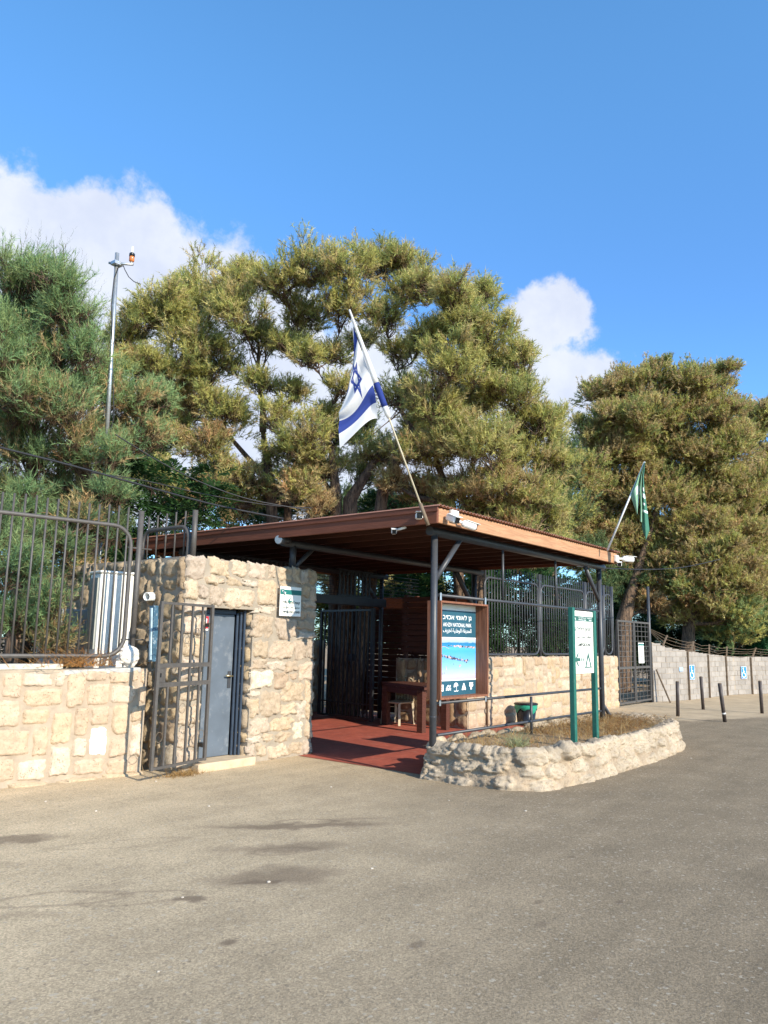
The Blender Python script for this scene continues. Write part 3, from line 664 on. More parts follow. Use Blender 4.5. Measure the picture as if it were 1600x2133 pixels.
# ------------------------------------------------------------------ entrance shelter
RX0, RX1, RY0, RY1, RZ0, RZ1 = -.42, 5.28, -.32, 6.2, 3.085, 3.27
def corr():
    m, t, b = material('corrugated_sheet'); c = coords(t)
    t.set(b, 'Base Color', t.mix(t.mapr(t.noise(c, 3, 5, .6), .3, .7), (.24, .105, .065), (.36, .17, .11))); t.set(b, 'Roughness', .6); return m
def shelter():
    rt = thing('entrance_shelter', 'open entrance shelter with flat wood edged roof on dark steel posts', 'shelter', (0, 0, 0))
    def post(p, q, r=.075, name='post'):
        m_ = MB(); m_.tube([p, q], r, 16); return m_.build(name, M_DARKMETAL, rt)
    zb = 3.04
    for x in (-.045, 5.28-.06):
        for y in (0, 5.0): post((x, y, -.02 if x < 1 or y > 1 else .1), (x, y, zb), .045 if (y == 0) else .045)
    m_ = MB(); m_.tube([(-.045,0,.72),(-.045,0,.735)], .048, 16, cap=True); m_.build('collar', M_DARKMETAL, rt)
    post((-.02, 2.56, BH-.02), (-.02, 2.56, zb+.03), .05); post((5.22, 2.62, 1.3), (5.22, 2.62, zb), .05)
    for y, x0, x1, r in ((0, -.16, 5.42, .058), (2.56, -.24, 5.4, .055), (5.0, -.2, 5.4, .055)):
        m_ = MB(); m_.tube([(x0, y, zb), (x1, y, zb)], r, 16); m_.build('beam', M_DARKMETAL, rt)
    # braces
    for p, q, r in (((-.03,0,2.42),(.56,0,3.0),.036), ((5.18,0,2.42),(4.62,0,3.0),.036), ((.0,2.56,2.68),(.4,2.56,3.0),.035), ((5.2,2.62,2.3),(4.5,2.6,3.0),.05), ((.02,5,2.35),(.7,5,3.0),.05), ((5.2,5,2.35),(4.5,5,3.0),.05)):
        post(p, q, r, 'brace')
    # front railings
    def rail(p, q, r, name='rail'):
        m_ = MB(); m_.tube([p, q], r, 12); m_.build(name, M_DARKMETAL, rt)
    for z, r in ((2.235, .021), (.887, .019), (.50, .019)): rail((.04, 0, z), (5.15, 0, z), r)
    for x in (1.72, 3.45): rail((x, 0, 2.25), (x, 0, zb-.05), .019, 'mullion')
    rail((2.55, 0, .86), (2.55, 0, .30), .021, 'mullion'); rail((5.24, .0, .62), (5.55, -.02, .36), .03, 'stay')
    # roof: rafters, boards, corrugated sheet and fascia
    n = 11
    for i in range(n):
        x = RX0+.10+i*(RX1-RX0-.2)/(n-1)
        m_ = MB(); m_.bbox((x-.024, RY0+.046, RZ0-.0+.045), (x+.024, RY1-.046, RZ1-.035), .003); m_.build('rafter', M_RAFT, rt)
    m_ = MB()
    k = 0; x = RX0+.005
    while x < RX1-.02: m_.box((x, RY0+.045, RZ1-.033), (min(x+.118, RX1-.005), RY1-.05, RZ1-.012)); x += .121
    m_.build('ceiling_boards', M_RAFT, rt)
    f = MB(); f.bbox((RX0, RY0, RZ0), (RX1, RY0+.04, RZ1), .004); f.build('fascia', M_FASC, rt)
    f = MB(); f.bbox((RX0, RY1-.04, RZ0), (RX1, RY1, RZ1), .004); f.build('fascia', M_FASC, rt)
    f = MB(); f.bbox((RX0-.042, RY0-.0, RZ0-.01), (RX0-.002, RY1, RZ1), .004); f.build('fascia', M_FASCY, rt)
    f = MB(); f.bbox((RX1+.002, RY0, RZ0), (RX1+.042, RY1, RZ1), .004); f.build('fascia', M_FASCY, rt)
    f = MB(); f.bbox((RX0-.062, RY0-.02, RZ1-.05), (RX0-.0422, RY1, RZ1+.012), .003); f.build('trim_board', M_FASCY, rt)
    # corrugated sheet, waves along x seen end-on at the front
    m_ = MB(); nx = 560; vs = []
    for y in (RY0-.05, RY1+.05):
        for i in range(nx+1):
            x = RX0-.07+i*(RX1-RX0+.14)/nx; vs.append((x, y, RZ1+.022+.012*math.sin(x*2*math.pi/.078)))
    for y in (RY0-.05, RY1+.05):
        for i in range(nx+1):
            x = RX0-.07+i*(RX1-RX0+.14)/nx; vs.append((x, y, RZ1+.026+.012*math.sin(x*2*math.pi/.078)))
    q = nx+1
    fs = [(i+1, i, q+i, q+i+1) for i in range(nx)]+[(2*q+i, 2*q+i+1, 3*q+i+1, 3*q+i) for i in range(nx)]+[(i, i+1, 2*q+i+1, 2*q+i) for i in range(nx)]+[(q+i+1, q+i, 3*q+i, 3*q+i+1) for i in range(nx)]
    m_.add(vs, fs); m_.build('roof_sheet', corr(), rt)
    return rt
shelter()

# dusk-to-dawn floodlight and speaker on the second frame
def floodlight():
    c = Vector((-.30, 2.46, 3.10))
    rt = thing('floodlight', 'round grey floodlight with bracket hanging under the roof edge above the booth', 'lamp', c)
    mb = MB(); mb.tube([c+Vector((0,0,-.04)), c+Vector((-.16,-.03,-.05))], [.05, .06], 14); mb.build('lens', M_GALV, rt)
    mb = MB(); mb.tube([c+Vector((.08,0,-.04)), c+Vector((-.14,-.028,-.048))], [.05, .072], 14); mb.build('housing', M_DARKMETAL, rt)
    mb = MB(); mb.bbox((c.x-.13, c.y-.14, c.z+.03), (c.x+.08, c.y+.14, c.z+.055), .004); mb.bar(c+Vector((0,-.13,.05)), c+Vector((0,-.13,.12)), .02); mb.bar(c+Vector((0,.13,.05)), c+Vector((0,.13,.12)), .02); mb.build('bracket', M_BLACKMETAL, rt)
floodlight()

# ------------------------------------------------------------------ cameras
def bullet_cam(p, d, label, base=None, sc=1.0):
    p, d = Vector(p), Vector(d).normalized()
    rt = thing('security_camera', label, 'security camera', p, 'white security cameras at the roof corners')
    a = d.cross(ZV).normalized(); b = a.cross(d)
    Mx = Matrix(((a.x, d.x, b.x, p.x), (a.y, d.y, b.y, p.y), (a.z, d.z, b.z, p.z), (0, 0, 0, 1))) @ Matrix.Scale(sc*.88, 4)
    mb = MB(); mb.bbox((-.042, -.10, -.042), (.042, .10, .042), .018, mat=Mx); mb.build('housing', M_WHITE, rt)
    mb = MB(); mb.bbox((-.034, .101, -.034), (.034, .106, .034), .002, mat=Mx); mb.build('lens_window', M_BLACK, rt)
    mb = MB(); mb.bbox((-.048, -.06, .044), (.048, .135, .052), .003, mat=Mx); mb.build('sun_shield', M_WHITE, rt)
    if base is not None:
        q = Vector(base); m2 = MB(); m2.tube([Mx @ Vector((0, -.08, 0)), q], .018, 8); m2.build('arm', M_WHITE, rt)
    return rt
bullet_cam((-.53, -.10, 3.17), (-.75, -.62, -.1), 'boxy white camera on the dark side of the roof corner facing the viewer', (-.44, .0, 3.17), 1.15)
bullet_cam((-.30, -.44, 3.14), (-.30, -.9, -.35), 'white bullet camera on the sunny fascia just right of the roof corner', (-.25, -.33, 3.18), 1.15)
bullet_cam((.05, -.46, 3.10), (.80, -.55, -.25), 'white bullet camera pointing right along the sunny fascia', (-.06, -.33, 3.17), 1.1)
bullet_cam((-.46, .34, 3.02), (-.6, -.5, -.2), 'small white camera tucked under the dark side fascia near the flag pole', (-.40, .2, 3.07), .85)
bullet_cam((5.40, -.48, 3.17), (.75, -.6, -.05), 'white bullet camera sticking out at the far right roof corner', (5.20, -.34, 3.17), 1.25)
bullet_cam((5.14, -.42, 3.06), (-.9, -.4, -.2), 'white camera slung under the far right roof corner', (5.22, -.33, 3.10), 1.0)
def junction(p, label, s=.08):
    rt = thing('junction_box', label, 'junction box', p); mb = MB(); mb.bbox((p[0]-s, p[1]-.05, p[2]-s*.9), (p[0]+s, p[1], p[2]+s*.9), .008); mb.build('box', M_WHITE, rt)
    mb = MB(); mb.box((p[0]-.004, p[1]-.052, p[2]-s*.4), (p[0]+.004, p[1]-.0502, p[2]+s*.8)); mb.build('seam', M_ACG, rt)
junction((-.12, RY0-.002, 3.205), 'square white junction box on the sunny fascia between the two cameras')
junction((5.20, RY0-.002, 3.17), 'square white junction box on the fascia at the far right roof corner', .065)

# ------------------------------------------------------------------ framed park poster
def poster():
    global BOLD
    BOLD = .006
    x0, x1, z0, z1, yf, yb = .03, 1.20, .93, 2.165, -.06, .15
    rt = thing('notice_board', 'deep wooden framed poster of the national park fixed between the rails of the shelter', 'notice board', (x0, 0, z0))
    f = MB(); s = .024
    f.box((x0, yf, z0), (x0+s, yb, z1)); f.box((x1-s, yf, z0), (x1, yb, z1)); f.box((x0+s, yf, z0), (x1-s, yb, z0+s)); f.box((x0+s, yf, z1-s), (x1-s, yb, z1)); f.build('frame', M_FRAMEW, rt)
    b = MB(); b.box((x0+s, yb-.02, z0+s), (x1-s, yb, z1-s)); pn = b.build('panel', M_SIGNW, rt)
    px0, px1, pz0, pz1 = x0+s, x1-s, z0+s, z1-s; W, H = px1-px0, pz1-pz0
    A = ((px0, yb-.02, pz0), (1, 0, 0), ZV, (0, -1, 0))
    # layout in fractions of height: bottom band, white line, picture, white line, top band, plain strip
    n1 = Print(*A, .002); n1.rect(.002, .0, W-.002, H*.158); n1.flush('blue_band', M_NAVY, pn); n1.rect(.002, H*.635, W-.002, H*.935); n1.build('blue_band', M_NAVY, pn)
    m, t, bs = material('beach_picture'); c = coords(t); X, Yv, Z = t.sep(c)
    nz = t.noise(t.vmath('MULTIPLY', c, (3, 1, 14)), 2.0, 6, .65)
    h = t.math('ADD', t.math('DIVIDE', Z, H), t.math('MULTIPLY', t.math('SUBTRACT', nz, .5), .05))
    cr = t.node('ShaderNodeValToRGB'); t.set(cr, 0, h); e = cr.color_ramp.elements
    stops = [(.18,(.42,.36,.46)),(.24,(.40,.42,.62)),(.33,(.22,.42,.72)),(.42,(.12,.36,.72)),(.50,(.06,.33,.66)),(.545,(.08,.38,.66)),(.56,(.03,.22,.42)),(.592,(.015,.16,.34)),(.600,(.30,.42,.60)),(.64,(.42,.50,.64))]
    e[0].position, e[0].color = stops[0][0], (*stops[0][1], 1); e[1].position, e[1].color = stops[-1][0], (*stops[-1][1], 1)
    for p, cc in stops[1:-1]: q = e.new(p); q.color = (*cc, 1)
    t.set(bs, 'Base Color', cr.outputs[0]); t.set(bs, 'Roughness', .35)
    pic = Print(*A, .002); pic.rect(.002, H*.168, W-.002, H*.625); po = pic.build('picture', m, pn)
    rd = random.Random(4)
    rk = Print(*A, .0035); rk2 = Print(*A, .0042)
    for i in range(90):      # the two lines of rocks
        u = rd.random(); x = .005+u*W*.84; y = H*(.463-.10*u)+rd.gauss(0, .007); r = rd.uniform(.006, .016)*(.7+.6*abs(math.sin(u*9)))
        (rk if rd.random() < .72 else rk2).poly([(x+r*math.cos(a)*1.3*rd.uniform(.7, 1.1), y+r*math.sin(a)*rd.uniform(.6, 1.1)) for a in np.linspace(0, 5.5, 6)], .00002*i)
    for i in range(60):
        u = rd.random(); x = W*.33+u*W*.64; y = H*(.545-.02*u)+rd.gauss(0, .005); r = rd.uniform(.006, .013)
        (rk if rd.random() < .35 else rk2).poly([(x+r*math.cos(a)*1.8, y+r*math.sin(a)*.8) for a in np.linspace(0, 5.5, 6)], .00002*i)
    for x, y in ((.50,.345),(.30,.25),(.26,.245),(.20,.25),(.64,.42),(.70,.40),(.78,.39),(.02,.23)): rk.poly([(W*x-.003, H*y-.018), (W*x+.004, H*y-.018), (W*x+.002, H*y+.012)])
    rk.build('dark_rocks', simple('picture_rock', (.055, .04, .06), .5, var=.4, nscale=30), po)
    for x, y, r in ((.34,.31,.014),(.345,.285,.012),(.65,.325,.013),(.63,.318,.02)): rk2.disc(W*x, H*y, r, 0, 8, r*.9)
    for i in range(12): rk2.line([(W*i/30, H*(.522+.012*math.sin(i*.9))), (W*(i+1)/30, H*(.522+.012*math.sin(i*.9+.9)))], .006)
    rk2.build('pale_rocks', simple('picture_pale', (.50, .36, .36), .5, var=.4, nscale=30), po)
    w_ = Print(*A, .004)
    w_.rect(.002, H*.158, W-.002, H*.168); w_.rect(.002, H*.625, W-.002, H*.635); w_.rect(.002, H*.935, W-.002, H*.942)
    w_.text(HE('גן לאומי אכזיב'), W*.265, W*.895, H*.815, H*.888); w_.flush('lettering', M_PWHITE, pn); w_.text('AKHZIV NATIONAL PARK', W*.27, W*.895, H*.752, H*.795); w_.flush('lettering', M_PWHITE, pn)
    w_.text(AR('الحديقة الوطنية اخزيف'), W*.27, W*.895, H*.675, H*.735); w_.flush('lettering', M_PWHITE, pn)
    yb_ = H*.085; q = .001
    # icons: leaflet, swimmer, sunshade, tent, column
    x = W*.26; w_.rect(x-.03, yb_-.042, x+.03, yb_+.042)
    x = W*.39; w_.line([(x-.06, yb_-.012), (x-.03, yb_-.002), (x, yb_-.014), (x+.03, yb_-.002), (x+.06, yb_-.014)], .012); w_.line([(x-.06, yb_-.032), (x-.03, yb_-.022), (x, yb_-.034), (x+.03, yb_-.022), (x+.06, yb_-.034)], .012); w_.line([(x-.04, yb_+.002), (x-.005, yb_+.030), (x+.028, yb_+.006)], .016); w_.disc(x+.043, yb_+.022, .012)
    x = W*.555; w_.poly([(x+.055*math.cos(a)-.004, yb_+.008+.052*math.sin(a)) for a in np.linspace(.15, 3.3, 12)]); w_.line([(x, yb_+.02), (x+.012, yb_-.045)], .008, q); w_.line([(x-.05, yb_-.045), (x-.025, yb_-.055), (x, yb_-.045), (x+.03, yb_-.055), (x+.055, yb_-.042)], .009)
    x = W*.725; w_.poly([(x-.05, yb_-.042), (x+.05, yb_-.042), (x+.052, yb_-.034), (x+.008, yb_+.052), (x, yb_+.04), (x-.008, yb_+.052), (x-.052, yb_-.034)][:7])
    x = W*.89; w_.rect(x-.05, yb_+.040, x+.05, yb_+.052); w_.disc(x-.028, yb_+.016, .022, q); w_.disc(x+.028, yb_+.016, .022, q); w_.rect(x-.018, yb_-.042, x+.018, yb_+.038)
    w_.rect(.003, H*.024, .085, H*.036)
    w_.build('icons_and_lines', M_PWHITE, pn)
    d = Print(*A, .0062); x = W*.26
    for k in range(3): d.rect(x-.016, yb_+.026-.02*k, x+.018, yb_+.032-.02*k)
    x = W*.725; d.poly([(x-.012, yb_-.042), (x+.012, yb_-.042), (x, yb_-.006)]); x = W*.555; d.line([(x-.02, yb_+.01), (x-.008, yb_+.05)], .004); d.line([(x+.02, yb_+.01), (x+.004, yb_+.05)], .004)
    x = W*.89; d.disc(x-.028, yb_+.016, .009); d.disc(x+.028, yb_+.016, .009)
    d.build('icon_details', M_NAVY, pn)
    cl = MB()
    for x in (x0+.03, x1-.03):
        cl.bbox((x-.018, -.038, z1+.0), (x+.018, -.03, z1+.10), .002); cl.bbox((x-.018, -.038, z0-.075), (x+.018, -.03, z0+.0), .002)
    cl.build('clip', M_GALV, rt)
poster()

# ------------------------------------------------------------------ planter of rough rocks
def planter():
    # path around the planter (top inner edge), battered outwards
    rt = thing('rock_planter', 'low planter of rough pale rocks set in plaster in front of the shelter', 'planter', (0, -1.4, 0))
    top = [(.02, .10), (-.02, -.25), (.02, -.90), (.28, -1.25), (1.2, -1.38), (2.4, -1.40), (3.6, -1.40), (4.7, -1.32), (5.35, -1.18), (5.75, -.75), (5.95, -.15), (6.0, .25)]
    P = [Vector((x, y, 0)) for x, y in top]; pts = []
    for i in range(len(P)-1):
        p0, p1, p2, p3 = P[max(i-1, 0)], P[i], P[i+1], P[min(i+2, len(P)-1)]
        k = max(2, int((p2-p1).length/.02))
        for j in range(k):
            s = j/k; pts.append(.5*((2*p1)+(-p0+p2)*s+(2*p0-5*p1+4*p2-p3)*s*s+(-p0+3*p1-3*p2+p3)*s**3))
    rd = random.Random(9)
    L = len(pts)*.02
    seeds = []
    # top row of bigger capping rocks, then scattered rocks below
    a = 0
    while a < L: w_ = rd.uniform(.30, .55); seeds.append((a+w_/2, .48, w_*.52, .11, 1.0)); a += w_*.93
    a = 0
    while a < L: w_ = rd.uniform(.22, .42); seeds.append((a+w_/2, .27+rd.uniform(-.05, .04), w_*.55, rd.uniform(.09, .13), rd.uniform(.45, 1))); a += w_*rd.uniform(.98, 1.5)
    a = 0
    while a < L: w_ = rd.uniform(.22, .42); seeds.append((a+w_/2, .07+rd.uniform(-.05, .05), w_*.55, rd.uniform(.08, .13), rd.uniform(.3, .8))); a += w_*rd.uniform(1.1, 2.0)
    hprof = 56; vs = []; cols = []
    sk = np.array(seeds)
    for i, p in enumerate(pts):
        q = pts[min(i+1, len(pts)-1)]-pts[max(i-1, 0)]; q.normalize(); nrm = Vector((q.y, -q.x, 0)); nrm = -nrm if nrm.dot(Vector((2.5, -.2, 0))-p) > 0 else nrm
        s = i*.02
        for j in range(hprof+1):
            v = j/hprof                     # 0 ground .. up the face .. over the top
            if v < .72: h = v/.72*.50; base_off = .15*(1-h/.5); tn = 0.0
            else: tn = (v-.72)/.28; h = .50; base_off = -tn*.34
            hh = h + (tn*.35 if tn else 0)
            ws = s+.05*noise.noise(Vector((s*5, hh*5, 1.3))); wh = hh+.04*noise.noise(Vector((s*5, hh*5, 7.7)))
            d = np.sqrt(((sk[:, 0]-ws)/sk[:, 2])**2+((sk[:, 1]-wh)/np.where(sk[:, 1] > .4, .16+tn*.3, sk[:, 3]))**2)
            k = int(np.argmin(d)); dd = d[k]
            amp = (.088 if s < 2.1 else .048)
            tl = noise.noise(Vector((k*3.1, 0, 0)))*(ws-sk[k, 0])*.25+noise.noise(Vector((0, k*2.7, 0)))*(wh-sk[k, 1])*.35
            dd += .22*noise.noise(Vector((s*9, hh*9, 4)))
            bumpy = (1-min(1, max(0, (dd-.74)/.26))**1.2)*sk[k, 4]*amp*(.8+.5*noise.noise(Vector((k*1.9, 5, 0)))) + (tl if dd < 1 else 0)
            n1 = noise.fractal(Vector((s*6, hh*6, 0)), .9, 2.1, 5); n2 = noise.fractal(Vector((s*22, hh*22, 5)), .8, 2.1, 4)
            rid = abs(noise.noise(Vector((s*11, hh*8, 3.3))))
            disp = bumpy*(1+.3*n1) + .020*n1 + .016*n2*(1.5 if dd < 1 else .6) - .012*max(0, 1-rid/.06)*(dd < 1) + .018*abs(noise.noise(Vector((s*16+hh*5, hh*7, 9))))
            e = .10*noise.noise(Vector((s*1.7, 0, 8)))
            z = h*.80+e*h*.5 + (disp*.8 if tn else disp*.12) - (tn*.10)
            if j == hprof: z -= .22
            pos = p+nrm*(base_off+(disp if not tn else disp*.5*(1-tn))); pos.z = max(z, -.02) if j else -.03
            vs.append(pos)
            g = .88+.22*noise.noise(Vector((s*3, hh*3, 2)))
            rock = dd < 1.0
            cols.append((.45*g, .365*g, .265*g) if rock else (.40*g, .31*g, .215*g))
    w = hprof+1
    mb = MB(); mb.add(vs, [(i*w+j, (i+1)*w+j, (i+1)*w+j+1, i*w+j+1) for i in range(len(pts)-1) for j in range(hprof)], 0, True, cols)
    mb.build('rock_edge', M_ROUGH, rt)
    # inner row of rocks between the planter and the paving
    mb = MB(); rd2 = random.Random(2)
    for k in range(11):
        x = .75+k*.47+rd2.uniform(-.05, .05); c = Vector((x, .42+rd2.uniform(-.06, .06)+.02*k, .20))
        bm = bmesh.new(); bmesh.ops.create_icosphere(bm, subdivisions=4, radius=1); sx, sy, sz = rd2.uniform(.20, .29), rd2.uniform(.12, .18), rd2.uniform(.14, .20)
        v_ = []
        for v in bm.verts:
            d = v.co.normalized(); kk = 1+.28*noise.noise(d*1.4+Vector((k*7, 0, 0)))+.10*noise.noise(d*5+Vector((k, 3, 0)))
            v_.append(c+Vector((d.x*sx, d.y*sy, d.z*sz))*kk)
        mb.add(v_, [[v.index for v in f.verts] for f in bm.faces], smooth=True, cols=[(.42, .34, .24)]*len(v_)); bm.free()
    mb.build('back_rocks', M_ROUGH, rt)
    so = MB(); xs = [p for p in pts[::12]]
    so.add([(p.x*.97+.08, p.y*.94, .33) for p in xs]+[(.35, .42, .31)], [tuple(range(len(xs)+1))]); so.build('soil', M_EARTH, rt)
planter()

# ------------------------------------------------------------------ campground sign
def camp_sign():
    global BOLD
    BOLD = .03
    a = Vector((.0+1.52, -1.02, .36)); 
    a = at_a(1195, 1536, 1, -1.12); b = at_a(1240, 1526, 1, -1.12)
    ta = at_a(1191, 1265, 1, -1.12); tb = at_a(1232, 1272, 1, -1.12)
    x0, x1 = (a.x+ta.x)/2, (b.x+tb.x)/2+.03; zt = ta.z; y = -1.12
    rt = thing('campground_sign', 'white campground arrow sign between two green posts standing in the rock planter', 'sign', (x0, y, .3))
    for x, z in ((x0, zt), (x1, zt-.02)):
        p = MB(); p.bbox((x-.035, y-.035, .2), (x+.035, y+.035, z), .006); p.build('post', M_GREEN, rt)
    zb = at_a(1200, 1400, 1, y).z-.02; W = x1-x0-.074; H = zt-.04-zb; o = (x0+.037, y-.012, zb)
    p = MB(); p.bbox(o, (o[0]+W, y+.012, zb+H), .002); pn = p.build('panel', M_SIGNW, rt)
    A = (o, (1, 0, 0), ZV, (0, -1, 0))
    g = Print(*A, .002); g.rect(.001, H*.835, W-.001, H*.915)
    yy = H*.22; g.line([(W*.20, yy+H*.105), (W*.075, yy), (W*.20, yy-H*.105)], .032, .0003); g.rect(W*.09, yy-.022, W*.30, yy+.022)
    for k in (.34, .42): g.rect(W*k, yy-.020, W*(k+.05), yy+.020)
    cx = W*.71; g.poly([(cx-.115, yy-H*.125), (cx-.02, yy+H*.10), (cx+.02, yy+H*.10), (cx+.04, yy+H*.04), (cx-.06, yy-H*.125)][:5]) if False else None
    g.line([(cx-.085, yy-H*.115), (cx, yy+H*.085)], .036, .0001); g.line([(cx+.085, yy-H*.115), (cx, yy+H*.085)], .036, .0002); g.rect(cx-.12, yy-H*.135, cx+.12, yy-H*.115); g.line([(cx, yy+H*.07), (cx+.024, yy+H*.155)], .009, .0004); g.line([(cx, yy+H*.07), (cx-.024, yy+H*.155)], .009, .0005)
    g.build('green_print', simple('sign_green', (.03, .11, .085), .5, var=.03), pn)
    k = Print(*A, .003); k.line([(.02, H*.86), (.04, H*.885), (.06, H*.86), (.05, H*.845)], .012); k.text(HE('גן לאומי'), W*.70, W*.93, H*.880, H*.902); k.text(HE('אכזיב'), W*.78, W*.93, H*.846, H*.868); k.text(AR('الحديقة الوطنية'), W*.24, W*.64, H*.878, H*.902); k.text('NATIONAL PARK', W*.24, W*.64, H*.848, H*.866); k.build('header_lettering', M_PWHITE, pn)
    b = Print(*A, .002); b.text(HE('חניון הלילה'), W*.07, W*.90, H*.655, H*.745); b.flush('lettering', M_INK, pn); b.text(AR('موقف مخيم ليلى'), W*.10, W*.90, H*.535, H*.615); b.flush('lettering', M_INK, pn); b.text('CAMPGROUND', W*.13, W*.88, H*.430, H*.485); b.build('lettering', M_INK, pn)
camp_sign()

# ------------------------------------------------------------------ waste bin
def bin_():
    c = Vector((3.70, .86, 0)); c = Vector((5.2, 1.62, .006))
    q = at_a(1096, 1500, 1, 2.1); c.x = q.x; c.y = 2.1
    rt = thing('waste_bin', 'black plastic bin with green bag liner behind the lower shelter rail', 'bin', c)
    zt = at_a(1096, 1466, 1, 2.1).z-.006; sc = 1.0
    def ring(z, r, n=20): return [c+Vector((r*math.cos(2*math.pi*i/n), r*math.sin(2*math.pi*i/n), z)) for i in range(n)]
    n = 20; H = zt
    mb = MB(); vs = ring(0, .17)+ring(H-.04, .215)+ring(H-.04, .20)+ring(.03, .16); mb.add(vs, [(k*n+i, k*n+(i+1) % n, (k+1)*n+(i+1) % n, (k+1)*n+i) for k in range(3) for i in range(n)]+[tuple(range(3*n, 4*n))], smooth=True); mb.build('body', M_BLACK, rt)
    mb = MB(); vs = []
    for k, (z, r) in enumerate(((H-.12, .215), (H-.09, .228), (H-.05, .232), (H-.015, .232))):
        for i in range(n): j = .016*math.sin(i*2.1+k)+.01*math.sin(i*5.3); vs.append(c+Vector(((r+j*.4)*math.cos(2*math.pi*i/n), (r+j*.4)*math.sin(2*math.pi*i/n), z+(j*3 if k == 0 else 0))))
    mb.add(vs, [(k*n+i, k*n+(i+1) % n, (k+1)*n+(i+1) % n, (k+1)*n+i) for k in range(3) for i in range(n)], smooth=True); mb.build('bag', M_BAG, rt)
    mb = MB(); mb.tube([c+Vector((0,0,H-.012)), c+Vector((0,0,H+.012)), c+Vector((0,0,H+.03))], [.245, .25, .20], 20); mb.build('lid', M_BLACK, rt)
bin_()

# ------------------------------------------------------------------ stone wall behind the shelter, with bar fence
WY = 2.5; WX0, WX1, WH = 4.78, 12.35, 1.355
def back_wall():
    rt = thing('stone_wall', 'cream limestone block wall behind the shelter rails carrying the long bar fence', 'wall', (WX0, WY, 0))
    mb = MB(); mb.mi = 1
    mb.box((WX0+.02, WY, -.05), (WX1-.03, WY+.34, WH-.03)); mb.box((WX0+.02, WY+.34, -.05), (WX0+.36, WY+1.75, WH-.06))
    for r in pack(WX1-WX0, WH, .105, (2, 5), (2, 3), seed=21):
        rr = (.022 if r[3] < WH-.01 else .012)
        stone(mb, (WX0, WY, 0), (1, 0, 0), ZV, (0, -1, 0), inset(r, .004), .026, 9, stone_col((.44, .33, .22)), .045, .010, .014)
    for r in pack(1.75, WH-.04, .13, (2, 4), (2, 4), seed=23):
        stone(mb, (WX0+.02, WY+1.75, 0), (0, -1, 0), ZV, (-1, 0, 0), inset(r, .012), .05, 6, stone_col((.30, .20, .12)), .05, .014, .02)  # return face away from the sun, its shade put into darker stone colours
    for r in pack(WX1-WX0, .34, .17, (2, 3), (2, 2), seed=24):
        stone(mb, (WX0, WY, WH-.04), (1, 0, 0), (0, 1, 0), ZV, inset(r, .008), .04, 7, stone_col(), .06, .01)
    for r in pack(.34, WH, .17, (2, 2), (1, 2), seed=25):
        stone(mb, (WX1-.03, WY, 0), (0, 1, 0), ZV, (1, 0, 0), inset(r, .01), .05, 5, stone_col(), .05, .02)
    mb.build('wall', [M_STONE, M_MORTAR], rt)
    p = MB(); p.tube([(WX0+.62, WY-.06, 0), (WX0+.62, WY-.06, WH)], .022, 8); p.build('pipe', M_RUST, rt)
    y = WY+.12; zb, zt, sp = WH+.05, 2.98, 3.22
    spans = [(5.60, 8.0), (8.12, 10.52), (10.64, 11.72), (11.80, 12.30)]
    lab = ['first bar fence panel on the back wall, just right of the poster', 'second bar fence panel on the back wall, behind the campground sign', 'narrow third bar fence panel on the back wall near the right shelter post', 'last narrow bar fence panel at the right end of the back wall']
    for (a, b_), lb in zip(spans, lab):
        rf = thing('barred_fence', lb, 'fence', (a, y, WH), 'barred steel fence panels')
        n = int((b_-a)/.118)
        fence_panel(rf, lambda q, z, a=a: Vector((a+q, y, z)), Vector((1, 0, 0)), b_-a, zb, zt, sp, n, rf=.024, rb=.0115, corner=.20, mat=M_DARKMETAL)
        p = MB(); p.tube([(b_+.06, y, WH-.02), (b_+.06, y, sp)], .036, 8); p.build('post', M_DARKMETAL, rf)
back_wall()

